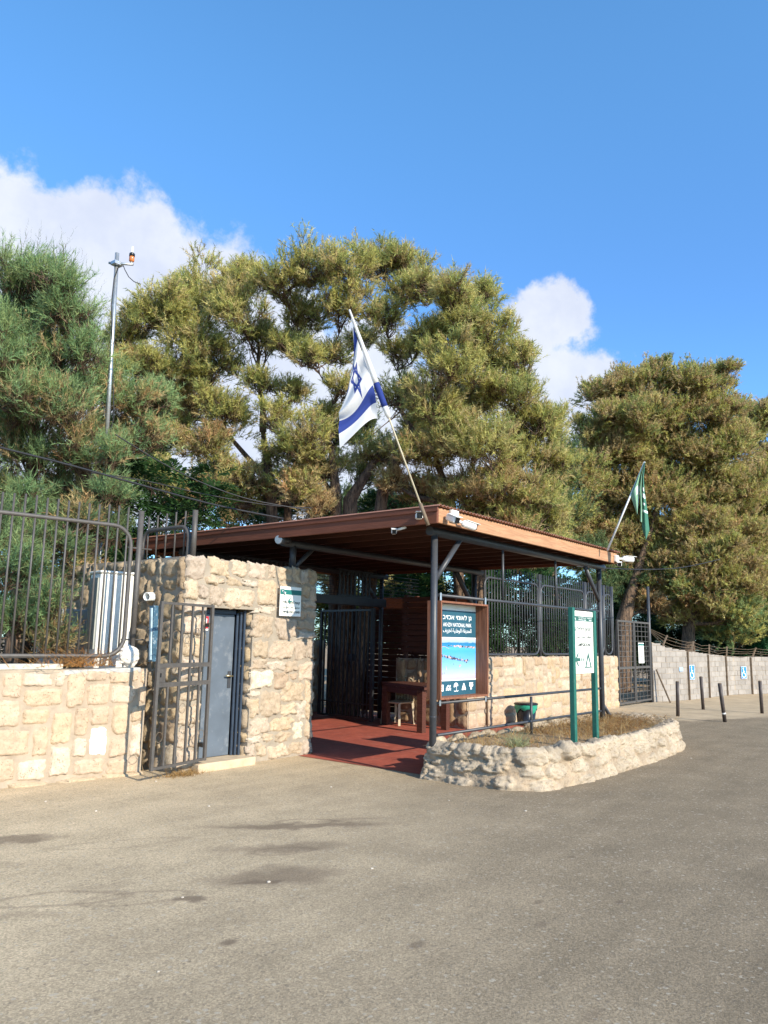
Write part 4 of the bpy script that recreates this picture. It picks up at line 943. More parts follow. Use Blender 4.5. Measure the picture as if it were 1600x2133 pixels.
# ------------------------------------------------------------------ inner fittings of the shelter
def inner():
    y = 4.55
    rt = thing('gate_lintel', 'dark steel lintel beam across the inner gateway of the shelter', 'beam', (0, y, 2.3))
    m_ = MB(); m_.bbox((.35, y-.06, 2.33), (4.75, y+.06, 2.50), .006); m_.build('beam', M_BLACKMETAL, rt)
    m_ = MB(); m_.bar((.5, y, 0), (.5, y, 2.33), .09); m_.build('post', M_BLACKMETAL, rt)
    # bar screen above lintel
    for (a, b_, lb) in ((.45, 2.15, 'left bar screen filling the gap above the lintel'), (3.25, 4.3, 'right bar screen filling the gap above the lintel')):
        rf = thing('barred_screen', lb, 'screen', (a, y, 2.5), 'bar screens above the lintel')
        n = int((b_-a)/.11)
        fr = MB(); fr.bar((a, y, 2.52), (b_, y, 2.52), .03); fr.bar((a, y, 3.02), (b_, y, 3.02), .03); fr.build('frame', M_BLACKMETAL, rf)
        for i in range(n): q = a+(i+.5)*(b_-a)/n; m_ = MB(); m_.bar((q, y, 2.53), (q, y, 3.01), .03); m_.build('bar', M_BLACKMETAL, rf)
    rf = thing('wire_screen', 'thin horizontal wires strung above the lintel with foliage behind', 'screen', (4.4, y+.4, 2.5))
    for i in range(7): m_ = MB(); z = 2.55+i*.075; m_.tube([(2.2, y, z), (6.0, y, z)], .006, 5); m_.build('wire', M_BLACKMETAL, rf)
    # open inner gate
    h = Vector((4.22, 4.42, 0)); e = Vector((4.45, 6.05, 0)); u = (e-h).normalized(); W = (e-h).length
    rt = thing('inner_gate', 'dark full height bar gate standing open under the lintel', 'gate', h)
    fr = MB(); fr.bar(h+ZV*.04, h+ZV*2.30, .07); fr.bar(e+ZV*.06, e+ZV*2.28, .05); fr.bar(h+ZV*.08, e+ZV*.08, .04); fr.bar(h+ZV*.36, e+ZV*.36, .03); fr.bar(h+ZV*2.26, e+ZV*2.26, .04); fr.build('frame', M_BLACKMETAL, rt)
    for i in range(1, 13): q = h+u*(W*i/13); m_ = MB(); m_.bar(q+ZV*.10, q+ZV*2.24, .028); m_.build('bar', M_BLACKMETAL, rt)
    m_ = MB(); m_.bar(h+u*.62+ZV*1.22, h+u*.62+ZV*1.36, .10); m_.build('lock_box', M_BLACKMETAL, rt)
    # wooden slat screens
    rt = thing('slat_screen', 'red brown screen of horizontal wooden slats behind the tables', 'screen', (5.65, 2.9, 0))
    m_ = MB()
    for i in range(20):
        z = .10+i*.125; m_.bbox((5.65, 2.90, z), (5.675, 5.9, z+.120), .003)
    m_.build('slats', M_SLAT, rt)
    for yy in (2.95, 4.4, 5.85): m_ = MB(); m_.bar((5.72, yy, 0), (5.72, yy, 2.62), .08); m_.build('post', M_WOOD, rt)
    rt = thing('slat_screen', 'dark slatted screen closing the back of the shelter above the inner stone wall', 'screen', (4.3, 2.9, 0))
    m_ = MB()
    for i in range(10):
        z = 1.42+i*.115; m_.bbox((WX0+.16, WY+.4, z), (WX0+.185, WY+1.72, z+.096), .003)
    m_.build('slats', M_SLAT, rt)
    for yy in (WY+.45, WY+1.65): m_ = MB(); m_.bar((WX0+.22, yy, WH-.1), (WX0+.22, yy, 2.60), .07); m_.build('post', M_WOOD, rt)
    # tables
    def table(p1, p2, p3, zt, lb):
        p1, p2, p3 = map(Vector, (p1, p2, p3)); p4 = p2+(p3-p1); rt = thing('wooden_table', lb, 'table', p1, 'heavy wooden tables in the shelter')
        cs = [p1, p2, p4, p3]; cen = sum(cs, Vector())/4
        for p in cs:
            leg = MB(); q = p+(cen-p).normalized()*.09; leg.bar(q, q+ZV*(zt-.07), .12); leg.build('leg', M_TABLE, rt)
        tp = MB(); k = 6; u = p2-p1; v = p3-p1
        for i in range(k):
            a, b_ = i/k+.006, (i+1)/k-.006
            vs = [p1+u*a-v*.04, p1+u*b_-v*.04, p1+u*b_+v*1.04, p1+u*a+v*1.04]
            tp.add([q+ZV*(zt-.065) for q in vs]+[q+ZV*zt for q in vs], [(3,2,1,0),(4,5,6,7),(0,1,5,4),(1,2,6,5),(2,3,7,6),(3,0,4,7)])
        tp.build('tabletop', M_TABLE, rt)
        ap = MB(); ap.bar(p1+ZV*(zt-.13)+(cen-p1)*.1, p3+ZV*(zt-.13)+(cen-p3)*.1, .03, .11); ap.bar(p1+ZV*(zt-.13)+(cen-p1)*.1, p2+ZV*(zt-.13)+(cen-p2)*.1, .03, .11); ap.build('apron', M_TABLE, rt)
    table((3.62, 2.75, .006), (4.42, 2.68, .006), (4.3, 4.2, .006), .83, 'heavy dark wooden table nearest the front of the shelter')
    # plastic chair behind the table
    c = Vector((4.55, 4.0, .006)); rt = thing('plastic_chair', 'beige plastic chair tucked behind the dark wooden table', 'chair', c)
    for dx, dy in ((-.22, -.2), (.2, -.22), (-.2, .2), (.2, .2)): m_ = MB(); m_.bar(c+Vector((dx*1.15, dy*1.15, 0)), c+Vector((dx, dy, .42)), .045); m_.build('leg', M_CHAIR, rt)
    m_ = MB(); m_.bbox((c.x-.24, c.y-.24, .42), (c.x+.24, c.y+.24, .455), .012); m_.build('seat', M_CHAIR, rt)
    m_ = MB(); pts = [c+Vector((.23, -.2+.4*i/8, .87+.05*math.sin(math.pi*i/8))) for i in range(9)]; m_.tube([c+Vector((.23, -.22, .45))]+pts+[c+Vector((.23, .22, .45))], .02, 8)
    for k in range(5): m_.bar(c+Vector((.23, -.15+.075*k, .46)), c+Vector((.24, -.15+.075*k, .89)), .03, .012)
    m_.build('backrest', M_CHAIR, rt)
    # low stone terrace at the far end of the passage
    rt = thing('stone_wall', 'dark low stone retaining wall glimpsed between booth and inner gate', 'wall', (.3, 6.9, 0))
    mb = MB(); mb.mi = 1; mb.box((-.6, 6.9, -.02), (5.5, 7.3, 1.62))
    for r in pack(6.1, 1.62, .12, (2, 4), (1, 3), seed=41): stone(mb, (-.6, 6.9, 0), (1, 0, 0), ZV, (0, -1, 0), inset(r, .015), .08, 4, stone_col((.42, .31, .2)), .06, .03, .03)
    mb.build('wall', [M_STONE, M_MORTAR], rt)
inner()

# ------------------------------------------------------------------ mesh gate, block wall, bollards
def mesh_gate():
    x0, x1, y0, y1 = 12.48, 15.15, 2.55, 2.62; z0, z1 = .06, 2.33
    rt = thing('mesh_gate', 'grey double gate of square wire mesh between the stone wall and the block wall', 'gate', (x0, y0, 0))
    def P(s, z): return Vector((x0+(x1-x0)*s, y0+(y1-y0)*s, z))
    for a, b in ((0, .485), (.5, 1)):
        fr = MB()
        for s in (a+.01, b-.01): fr.bar(P(s, z0), P(s, z1-.12*0), .055)
        for z in (z0+.03, 1.02, z1-.03): fr.bar(P(a, z), P(b, z), .05)
        lf = fr.build('leaf', M_METAL, rt)
        g = MB(); n = 4
        for i in range(1, n): g.bar(P(a+(b-a)*i/n, z0), P(a+(b-a)*i/n, z1), .022)
        for k in range(1, 16): z = z0+(z1-z0)*k/16; g.bar(P(a, z), P(b, z), .014)
        g.build('mesh', M_METAL, lf)
    p = MB(); q = at_a(1351, 1222, 1, 2.6); p.tube([P(1.0, 0)+Vector((.05, 0, 0)), Vector((x1+.05, 2.62, q.z))], .045, 10); p.build('post', M_DARKMETAL, rt)
    a = at_a(1334, 1339, 1, 2.52); b = at_a(1344, 1381, 1, 2.52)
    W, H = .42, a.z-b.z; o = (a.x-W*.5, 2.50, b.z)
    rt = thing('notice_plate', 'small white notice with green header hung on the mesh gate', 'sign', o)
    m_ = MB(); m_.bbox(o, (o[0]+W, 2.512, o[2]+H), .002); pn = m_.build('panel', M_SIGNW, rt)
    A = (o, (1, 0, 0), ZV, (0, -1, 0))
    g = Print(*A, .002); g.rect(.001, H*.86, W-.001, H*.95); g.build('green_band', M_TEAL, pn)
    g = Print(*A, .002)
    for k, wd in enumerate((.6, .7, .5, .65, .55)): g.line([(W*(.5-wd/2), H*(.78-.075*k)), (W*(.5+wd/2), H*(.78-.075*k))], .012)
    g.build('text_lines', M_INK, pn)
    g = Print(*A, .002); cx, cy, r = W*.52, H*.2, W*.2
    pts = [(cx+r*math.cos(a_), cy+r*math.sin(a_)) for a_ in np.linspace(0, 2*math.pi, 17)]; g.line(pts, .022); g.line([(cx-r*.7, cy-r*.7), (cx+r*.7, cy+r*.7)], .022, .0005); g.build('prohibition_symbol', simple('sign_red', (.5, .02, .05), .5), pn)
mesh_gate()

BWP = [(15.25, 2.58, 1.76), (16.0, 2.33, 1.58), (17.56, 2.05, 1.47), (19.4, 2.0, 1.38), (21.36, 1.86, 1.32), (23.13, 1.15, 1.32), (25.5, .2, 1.36), (28, -1.2, 1.40)]
def block_mat():
    m, t, b = material('concrete_block'); c = coords(t)
    at = t.node('ShaderNodeAttribute', attribute_name='Col').outputs['Color']
    n = t.noise(c, 2.2, 6, .65); st = t.noise(t.vmath('MULTIPLY', c, (4, 4, .35)), 2.0, 5, .7)
    base = t.scale(at, t.mapr(n, .3, .7, .82, 1.14, False))
    base = t.mix(t.math('MULTIPLY', t.mapr(st, .54, .68), .55), base, (.20, .155, .115))
    t.set(b, 'Base Color', base); t.set(b, 'Roughness', .95); bump(t, b, t.noise(c, 60, 4, .6), .006); return m
def block_wall():
    rt = thing('block_wall', 'long curved wall of pale grey concrete blocks with wire along the top', 'wall', (15.25, 2.58, 0))
    mb = MB(); rd = random.Random(31); P = [Vector((x, y, 0)) for x, y, h in BWP]; hs = [h for *_, h in BWP]
    dist = [0]
    for a, b in zip(P, P[1:]): dist.append(dist[-1]+(b-a).length)
    def pos(s):
        for i in range(len(P)-1):
            if s <= dist[i+1] or i == len(P)-2:
                k = (s-dist[i])/(dist[i+1]-dist[i]); d = (P[i+1]-P[i]).normalized()
                return P[i].lerp(P[i+1], k), hs[i]+(hs[i+1]-hs[i])*k, d, Vector((d.y, -d.x, 0))
    L = dist[-1]
    # core
    n = 60; vs = []
    for i in range(n+1):
        p, h, d, nn = pos(L*i/n*.9999)
        for off, z in ((0, -.05), (0, h-.012), (-.18, h-.012), (-.18, -.05)): vs.append(p+nn*off+ZV*z)
    mb.add(vs, [(i*4+k, (i+1)*4+k, (i+1)*4+k+1, i*4+k+1) for i in range(n) for k in range(3)], 1)
    bw, bh = .40, .165
    for j in range(12):
        s = -(j % 2)*bw/2
        while s < L:
            a, b = max(0, s)+.006, min(L, s+bw)-.006
            if b-a > .05:
                p0, h0, _, n0 = pos(a); p1, h1, _, n1 = pos(b); z0 = j*bh+.006; z1 = min((j+1)*bh-.006, (h0+h1)/2-.0)
                if z1-z0 > .03:
                    g = rd.uniform(.86, 1.08); cc = (.305*g, .272*g, .238*g); o = rd.uniform(.008, .014)
                    q = [p0+ZV*z0, p1+ZV*z0, p1+ZV*z1, p0+ZV*z1]; nm = (n0+n1).normalized()
                    f = [x+nm*o for x in q]; r = [x-nm*.01 for x in q]
                    mb.add(f+r, [(0,1,2,3),(4,0,3,7),(1,5,6,2),(3,2,6,7),(5,4,0,1)], 0, False, [cc]*8)
            s += bw
    mb.build('blocks', [block_mat(), M_MORTAR], rt)
    k = 1.9
    i = 0
    while k < L:
        p, h, d, nn = pos(k); m_ = MB(); m_.bar(p+nn*.035, p+nn*.035+ZV*(h-.02), .05, .06); m_.build('post', M_RUST, rt); k += 1.75; i += 1
    arms = []
    k = .5
    while k < L:
        p, h, d, nn = pos(k); b0 = p+ZV*(h-.02); e = b0-nn*.10+d*.38+ZV*.34; m_ = MB(); m_.bar(b0, e, .045, .03); m_.build('arm', M_RUST, rt); arms.append((b0, e)); k += 1.7
    for f in (.15, .4, .65, .9):
        m_ = MB(); pts = []
        for (b0, e), (b1, e1) in zip(arms, arms[1:]):
            for q in range(4):
                s = q/4; x = (b0.lerp(e, f)).lerp(b1.lerp(e1, f), s); x.z -= .05*math.sin(math.pi*s)*rd.uniform(.5, 1.3); pts.append(x)
        start = Vector((15.25, 2.62, 2.05+.1*f)); m_.tube([start]+pts, .006, 5); m_.build('barbed_wire', M_RUST, rt)
    # wheelchair plates, painted metal, on the wall
    for (px, py0, py1, lb) in ((1442, 1386, 1415, 'nearer blue wheelchair parking plate on the block wall'), (1549, 1389, 1413, 'farther blue wheelchair parking plate on the block wall')):
        best = min((abs((at_a(px, 1400, 2, 1)-pos(s)[0]).length), s) for s in np.linspace(0, L, 10)) if False else None
        bs = None
        for s in np.linspace(.2, L-.2, 400):
            p, h, d, nn = pos(s); v = p+nn*.05+ZV*.9-POS; x = 800+F*v.dot(RT)/v.dot(fw)
            if bs is None or abs(x-px) < bs[0]: bs = (abs(x-px), s)
        p, h, d, nn = pos(bs[1]); D = (p-POS).dot(fw); c = POS+ray(px, (py0+py1)/2)*D; H = (py1-py0)*D/F*1.02; W = H*.72
        zc = c.z; o = p+nn*.035-d*W/2+ZV*(zc-H/2)
        r2 = thing('parking_plate', lb, 'sign', o, 'blue wheelchair parking plates')
        m_ = MB(); q = [o, o+d*W, o+d*W+ZV*H, o+ZV*H]; m_.add([x+nn*.012 for x in q]+q, [(0,1,2,3),(5,4,7,6),(4,0,3,7),(1,5,6,2),(3,2,6,7),(5,1,0,4)]); pn = m_.build('panel', simple('sign_blue', (.02, .20, .62), .4, var=.05), r2)
        w_ = Print(o+nn*.012, d, ZV, nn, .002); w_.disc(W*.42, H*.84, H*.07); w_.line([(W*.42, H*.76), (W*.46, H*.45), (W*.70, H*.43), (W*.80, H*.18)], H*.075)
        w_.line([(W*.48+H*.24*math.cos(a_), H*.34+H*.24*math.sin(a_)) for a_ in np.linspace(2.4, 5.6, 10)], H*.06, .0005); w_.line([(W*.44, H*.62), (W*.68, H*.60)], H*.05, .0008)
        for (a_, b_) in (((.02,.02),(.98,.02)), ((.98,.02),(.98,.98)), ((.98,.98),(.02,.98)), ((.02,.98),(.02,.02))): w_.line([(W*a_[0], H*a_[1]), (W*b_[0], H*b_[1])], H*.025)
        w_.build('wheelchair_symbol', M_PWHITE, pn)
    m_ = MB(); p, h, d, nn = pos(.06); m_.bar(p+nn*.08+ZV*.95, p+nn*.42+d*.15+ZV*.0, .05, .04); tag(m_.build('brace_bar', M_RUST), 'rusty diagonal brace propping the left end of the block wall', 'brace')
    p, h, d, nn = pos(1.35); m_ = MB(); q = [p+nn*.02+ZV*.88, p+nn*.02+d*.22+ZV*.88, p+nn*.02+d*.22+ZV*1.0, p+nn*.02+ZV*1.0]
    m_.add([x+nn*.01 for x in q]+q, [(0,1,2,3),(5,4,7,6),(4,0,3,7),(1,5,6,2),(3,2,6,7),(5,1,0,4)]); tag(m_.build('blank_plate', simple('pale_blue_plate', (.35, .5, .68), .5)), 'tiny blank pale blue plate on the block wall near the gate', 'sign')
block_wall()

def bollards():
    data = [((11.06, .56), (1411, 1420), 0, 'straight dark bollard closest to the mesh gate'), ((13.66, .72), (1460, 1410), 0, 'rough topped dark bollard standing beyond the others near the block wall'),
            ((10.48, -.65), (1499, 1424), 1, 'leaning dark bollard with a white tape band near its foot'), ((13.69, -.71), (1583, 1419), 0, 'dark bollard at the far right edge of the row')]
    for (b, t_, tape, lb) in data:
        b = Vector((*b, 0)); D = (b-POS).dot(fw); tp = POS+ray(*t_)*D
        rt = thing('bollard', lb, 'bollard', b, 'dark steel bollards on the road edge')
        d = tp-b; m_ = MB(); m_.tube([b-d.normalized()*.05, b+d*.5, tp], [.042, .042, .042], 14); m_.build('pipe', simple('bollard_paint', (.055, .042, .038), .55, var=.35, nscale=10), rt)
        m_ = MB(); m_.tube([tp-d*.004, tp+d*.012], .034, 14); m_.build('cap', M_RUST, rt)
        if tape: m_ = MB(); m_.tube([b+d*.215, b+d*.25], .044, 14, cap=False); m_.build('tape_band', M_WHITE, rt)
bollards()

# ------------------------------------------------------------------ flags
def flag_pole(p, q, r, name, label, cat, mat):
    rt = thing(name, label, cat, p); m_ = MB(); m_.tube([p, q], [r, r*.8], 10); m_.build('pole', mat, rt); return rt
def flag1():
    b = Vector((-.55, -.20, 3.02)); d = 9.42
    tp = at_d(728, 645, d+.1); e = at_d(885, 1075, 9.35); 
    rt = flag_pole(e, tp, .0115, 'flagpole', 'slanting cream flagpole with blue and white flag at the near roof corner', 'flagpole', simple('cream_pole', (.50, .44, .31), .5))
    m_ = MB(); m_.tube([e+(e-tp).normalized()*.12, e+(tp-e)*.06], .024, 8); m_.build('socket', M_RUST, rt)
    NS, NT_ = 150, 190
    H = [(731,655),(737,682),(744,705),(757,742),(768,772),(776,800),(782,822),(787,872)]
    Mm = [(733,690),(735,712),(738,735),(742,765),(748,790),(757,815),(763,832),(768,868)]
    Mm2 = [(750,755),(746,768),(731,800),(727,818),(741,840),(750,862),(756,875),(757,885)]
    E_ = [(707,872),(707,878),(708,888),(710,900),(714,905),(722,908),(735,905),(750,888)]
    E_ = [(729,828),(725,838),(714,852),(706,858),(706,862),(707,869),(705,897),(708,931)]
    ss = [0,.12,.22,.42,.6,.72,.85,1]
    def lerp(A, s):
        for i in range(len(ss)-1):
            if s <= ss[i+1]: k = (s-ss[i])/(ss[i+1]-ss[i]); return A[i][0]+(A[i+1][0]-A[i][0])*k, A[i][1]+(A[i+1][1]-A[i][1])*k
        return A[-1]
    vs = []
    for i in range(NS+1):
        s = i/NS; h, m1, m2, e_ = lerp(H, s), lerp(Mm, s), lerp(Mm2, s), lerp(E_, s)
        for j in range(NT_+1):
            t_ = j/NT_; u = 1-t_
            x = u**3*h[0]+3*u*u*t_*m1[0]+3*u*t_*t_*m2[0]+t_**3*e_[0]; y = u**3*h[1]+3*u*u*t_*m1[1]+3*u*t_*t_*m2[1]+t_**3*e_[1]
            y += 5*math.sin(s*19+.5)*t_*(1 if s > .6 else .3)
            dep = d+.1*(1-s)+.22*max(0, .30-s)/.30*min(1, t_*3)+.045*math.sin(s*15+t_*3.0)*min(1, t_*4+.15)+.02*math.sin(s*31-t_*2)*t_
            vs.append(at_d(x, y, dep))
    mb = MB(); fs = []; ms = []
    def star(a, b):
        # a along fly 0..1.375, b along hoist 0..1 ; centre
        cx, cy, R_, w = .56, .47, .25, .050
        px, py = a-cx, b-cy
        res = False
        for sgn in (1, -1):
            ds = [px*math.cos(an)+py*math.sin(an)*sgn for an in (math.pi/2, math.pi/2+2*math.pi/3, math.pi/2+4*math.pi/3)]
            mx = max(ds)
            if R_*.5-w < mx < R_*.5: res = True
        return res
    for i in range(NS):
        for j in range(NT_):
            s, t_ = (i+.5)/NS, (j+.5)/NT_
            blue = .10 < s < .235 or .735 < s < .90 or star(t_*1.375, s)
            w = NT_+1; fs.append((i*w+j, i*w+j+1, (i+1)*w+j+1, (i+1)*w+j)); ms.append(1 if blue else 0)
    mb.add(vs, fs, 0, True); mb.m = ms
    cw = leaf_mat('white_cloth', .8); cb = leaf_mat('blue_cloth', .8)
    for m, c in ((cw, (.80, .80, .79)), (cb, (.045, .075, .30))):
        for n in m.node_tree.nodes:
            if n.type == 'ATTRIBUTE': m.node_tree.nodes.remove(n)
        for n in m.node_tree.nodes:
            if n.type == 'BSDF_PRINCIPLED': n.inputs['Base Color'].default_value = (*c, 1)
            if n.type == 'BSDF_TRANSLUCENT': n.inputs[0].default_value = (*c, 1)
    mb.build('flag', [cw, cb], rt)
    # hem wrapped round the pole
    hm = MB(); P = [tp.lerp(e, k) for k in (0, .12, .3, .36, .5)]
    hm.tube([tp.lerp(e, k) for k in np.linspace(.0, .36, 12)], [.012+.022*min(1, k*3.2) for k in np.linspace(0, .36, 12)], 10); hm.build('hem', cw, rt)
    hm = MB(); hm.tube([tp.lerp(e, k) for k in np.linspace(.36, .475, 6)], .0385, 10); hm.build('hem', cb, rt)
    hm = MB(); hm.tube([tp.lerp(e, k) for k in np.linspace(.475, .53, 4)], [.038, .036, .032, .02], 10); hm.build('hem', cw, rt)
flag1()
def flag2():
    d = 13.2; e = at_d(1265, 1147, d); tp = at_d(1343, 962, d)
    rt = flag_pole(e, tp, .017, 'flagpole', 'white flagpole with drooping green park flag at the far roof corner', 'flagpole', M_WHITE)
    g1 = simple('green_cloth', (.045, .16, .105), .8, var=.1); g2 = simple('pale_green_cloth', (.20, .36, .24), .8, var=.08); wh = M_PWHITE
    def strip(L, Rr, mat, name, dd, amp=.02, white=()):
        n = 40; vs = []; fs = []; ms = []
        def ev(A, s):
            k = s*(len(A)-1); i = min(int(k), len(A)-2); k -= i; return A[i][0]+(A[i+1][0]-A[i][0])*k, A[i][1]+(A[i+1][1]-A[i][1])*k
        m_ = 14
        for i in range(n+1):
            a, b = ev(L, i/n), ev(Rr, i/n)
            for j in range(m_+1):
                k = j/m_; x, y = a[0]+(b[0]-a[0])*k, a[1]+(b[1]-a[1])*k; vs.append(at_d(x, y, d+dd-amp*math.sin(k*math.pi)*2.2))
        for i in range(n):
            for j in range(m_):
                w = m_+1; fs.append((i*w+j, i*w+j+1, (i+1)*w+j+1, (i+1)*w+j)); s, k = (i+.5)/n, (j+.5)/m_
                ms.append(1 if any(a <= s <= b and c <= k <= e_ for a, b, c, e_ in white) else 0)
        mb = MB(); mb.add(vs, fs, 0, True); mb.m = ms; return mb.build(name, [mat, wh], rt)
    strip([(1343,962),(1327,997),(1313,1031),(1320,1052),(1327,1071)], [(1344,964),(1337,980),(1333,1005),(1331,1035),(1328,1071)], g2, 'flag', .0, .03, ((.5,.64,.55,.8),(.55,.9,.86,1.0)))
    strip([(1342,964),(1335,992),(1332,1020),(1334,1055),(1333,1086)], [(1344,964),(1338,990),(1337,1020),(1338,1055),(1338,1088)], g2, 'flag', -.03, .02)
    strip([(1343,963),(1338,990),(1337,1020),(1337,1060),(1337,1100),(1345,1123)], [(1344,964),(1341,995),(1343,1025),(1349,1065),(1353,1105),(1346,1124)], g1, 'flag', .03, .05, ((.36,.40,.35,.75),(.42,.48,.1,.9),(.52,.56,.25,.65),(.60,.635,.08,1.0)))
flag2()

# ------------------------------------------------------------------ overhead cables
def cable(px, r, label, sag=None):
    pts = [at_d(x, y, d) for x, y, d in px]; P = [Vector(p) for p in pts]; out = []
    for i in range(len(P)-1):
        p0, p1, p2, p3 = P[max(i-1,0)], P[i], P[i+1], P[min(i+2, len(P)-1)]
        for j in range(8):
            s = j/8; out.append(.5*((2*p1)+(-p0+p2)*s+(2*p0-5*p1+4*p2-p3)*s*s+(-p0+3*p1-3*p2+p3)*s**3))
    out.append(P[-1]); m_ = MB(); m_.tube(out, r, 6); tag(m_.build('overhead_cable', M_ROPE), label, 'cable', 'overhead cables')
cable([(-60,915,8.5),(0,932,8.8),(150,970,9.5),(300,1012,10.3),(450,1052,11.2),(590,1080,12.0)], .013, 'thick lowest cable crossing from the left edge to the shelter roof')
cable([(240,905,11),(330,960,11.4),(420,1005,11.8),(520,1040,12.2),(640,1062,12.6)], .009, 'thin cable running from the mast down towards the round tree stub')
cable([(190,985,10.6),(300,1001,11.2),(430,1030,11.8),(560,1052,12.3),(650,1058,12.8)], .007, 'thin middle cable sagging between mast and shelter roof')
cable([(1200,1180,14.5),(1330,1186,17),(1420,1182,18.5),(1500,1165,20)], .010, 'single thin cable running right behind the far roof corner')

# ------------------------------------------------------------------ foliage
def np_mesh(name, V, Fc, C, mat, parent):
    me = bpy.data.meshes.new(name); nv, nf = len(V), len(Fc)
    me.vertices.add(nv); me.vertices.foreach_set('co', V.astype(np.float32).ravel())
    me.loops.add(nf*3); me.loops.foreach_set('vertex_index', Fc.astype(np.int32).ravel())
    me.polygons.add(nf); me.polygons.foreach_set('loop_start', np.arange(0, nf*3, 3, dtype=np.int32))
    try: me.polygons.foreach_set('loop_total', np.full(nf, 3, dtype=np.int32))
    except Exception: pass
    me.materials.append(mat); ca = me.color_attributes.new('Col', 'FLOAT_COLOR', 'POINT')
    ca.data.foreach_set('color', np.hstack([C, np.ones((nv, 1))]).astype(np.float32).ravel())
    me.update(calc_edges=True); me.validate()
    o = bpy.data.objects.new(name, me); COL.objects.link(o)
    if parent is not None: o.parent = parent
    return o
FB = 2.38
def unit(a): return a/np.maximum(np.linalg.norm(a, axis=1, keepdims=True), 1e-6)
def sprigs(cen, rad, n, K=12, L=.34, bl=.17, bw=.011, pal=None, updir=.55, shell=.45, flat=1.0, droop=0.0, spread=.65):
    """n sprigs in an ellipsoid: each a twig axis with K fine blades"""
    d = unit(rng.normal(size=(n, 3))); d[:, 2] = np.where(d[:, 2] < -.35, -d[:, 2]*.6, d[:, 2]); d = unit(d)
    m = max(5, n//14); hub = unit(rng.normal(size=(m, 3))); hub[:, 2] = np.where(hub[:, 2] < -.3, -hub[:, 2], hub[:, 2])
    hr = rng.uniform(.25, 1.06, (m, 1)); pick = rng.integers(0, m, n); hp = (hub*hr)[pick]
    dq = hp+rng.normal(size=(n, 3))*.20; rr = np.linalg.norm(dq, axis=1, keepdims=True); d = dq/rr
    p = np.array(cen)+d*rr*np.array(rad)
    ax = unit(d*.75+np.array([0, 0, updir])+rng.normal(size=(n, 3))*.35)
    Ls = L*rng.uniform(.6, 1.35, n)
    k = rng.random((n, K)); base = p[:, None]+ax[:, None]*(k*Ls[:, None])[..., None]
    bd = unit((ax[:, None]*.9+rng.normal(size=(n, K, 3))*spread+np.array([0, 0, -droop])).reshape(-1, 3)).reshape(n, K, 3)
    bl_ = (bl*rng.uniform(.6, 1.4, (n, K)))[..., None]
    side = np.cross(bd.reshape(-1, 3), unit(rng.normal(size=(n*K, 3)))); side = unit(side).reshape(n, K, 3)*bw*rng.uniform(.7, 1.4, (n, K))[..., None]
    a = base-side; b = base+side; c = base+bd*bl_
    V = np.stack([a, b, c], 2).reshape(-1, 3)
    pal = np.array(pal); hubc = rng.integers(0, len(pal), m); mixk = rng.random(n) < .65
    ci = np.where(mixk[:, None], pal[hubc[pick]], pal[rng.integers(0, len(pal), n)])*rng.uniform(.8, 1.2, (n, 1))*FB
    C = np.repeat(np.repeat(ci[:, None], K, 1)*rng.uniform(.8, 1.2, (n, K, 1)), 3, axis=1).reshape(-1, 3)
    # the twig of each sprig
    tw = np.cross(ax, unit(rng.normal(size=(n, 3)))); tw = unit(tw)*.006
    q = p-ax*Ls[:, None]*.5
    V2 = np.stack([q-tw, q+tw, p+ax*Ls[:, None]], 1).reshape(-1, 3); C2 = np.tile(np.array([.10, .065, .04]), (len(V2), 1))
    return np.vstack([V, V2]), np.vstack([C, C2])
def limb(mb, path, r0, r1, n=7):
    k = len(path); mb.tube(path, [r0+(r1-r0)*i/(k-1) for i in range(k)], n, cap=False)
def skeleton(mb, trunk, targets, r0=.22, rmin=.018, twigs=9):
    """trunk: list of points; limbs reach to the crown masses from the nearest point already grown"""
    nodes = [(Vector(p), r0*(1-.6*i/len(trunk))) for i, p in enumerate(trunk)]
    limb(mb, [Vector(p) for p in trunk], r0, r0*.28, 10)
    top = Vector(trunk[-1]); rd = random.Random(int(top.x*10)+3)
    for (c, rad) in sorted(targets, key=lambda q: (Vector(q[0])-top).length):
        c = Vector(c)
        # prefer nodes lower than the target
        best = min(nodes, key=lambda q: (q[0]-c).length+max(0, q[0].z-c.z+.3)*1.4)
        p0, rr = best; L = (c-p0).length
        if L < .1: continue
        mid = p0.lerp(c, .5)+Vector((rd.uniform(-.1, .1), rd.uniform(-.1, .1), -.10))*L
        path = []
        for i in range(9):
            s = i/8; q = (1-s)**2*p0+2*s*(1-s)*mid+s*s*c
            q += Vector((noise.noise(q*1.5), noise.noise(q*1.5+Vector((9,0,0))), noise.noise(q*1.5+Vector((0,9,0)))))*.13*math.sin(math.pi*s)
            path.append(q)
        ra = min(rr*.72, .05+.028*L); rb = max(rmin, ra*.35)
        limb(mb, path, ra, rb, 7)
        for i, q in enumerate(path[1:]): nodes.append((q, ra+(rb-ra)*(i+1)/8))
        for k in range(twigs):
            s = path[rd.randint(4, 8)]; d = Vector((rd.gauss(0, 1), rd.gauss(0, 1), rd.gauss(.5, .8))).normalized(); e = c+Vector((d.x*rad[0], d.y*rad[1], d.z*rad[2]))*rd.uniform(.6, .95)
            m_ = s.lerp(e, .5)+Vector((rd.gauss(0, .08), rd.gauss(0, .08), -.05))
            limb(mb, [s, s.lerp(m_, .5)+Vector((0, 0, -.02)), m_, e], rb*.8, .006, 4)
            for kk in range(2):
                e2 = m_.lerp(e, .3)+Vector((rd.gauss(0, .3), rd.gauss(0, .3), rd.uniform(0, .4)))*rad[0]*.8; limb(mb, [m_, m_.lerp(e2, .5)+Vector((0,0,.03)), e2], rb*.45, .004, 3)
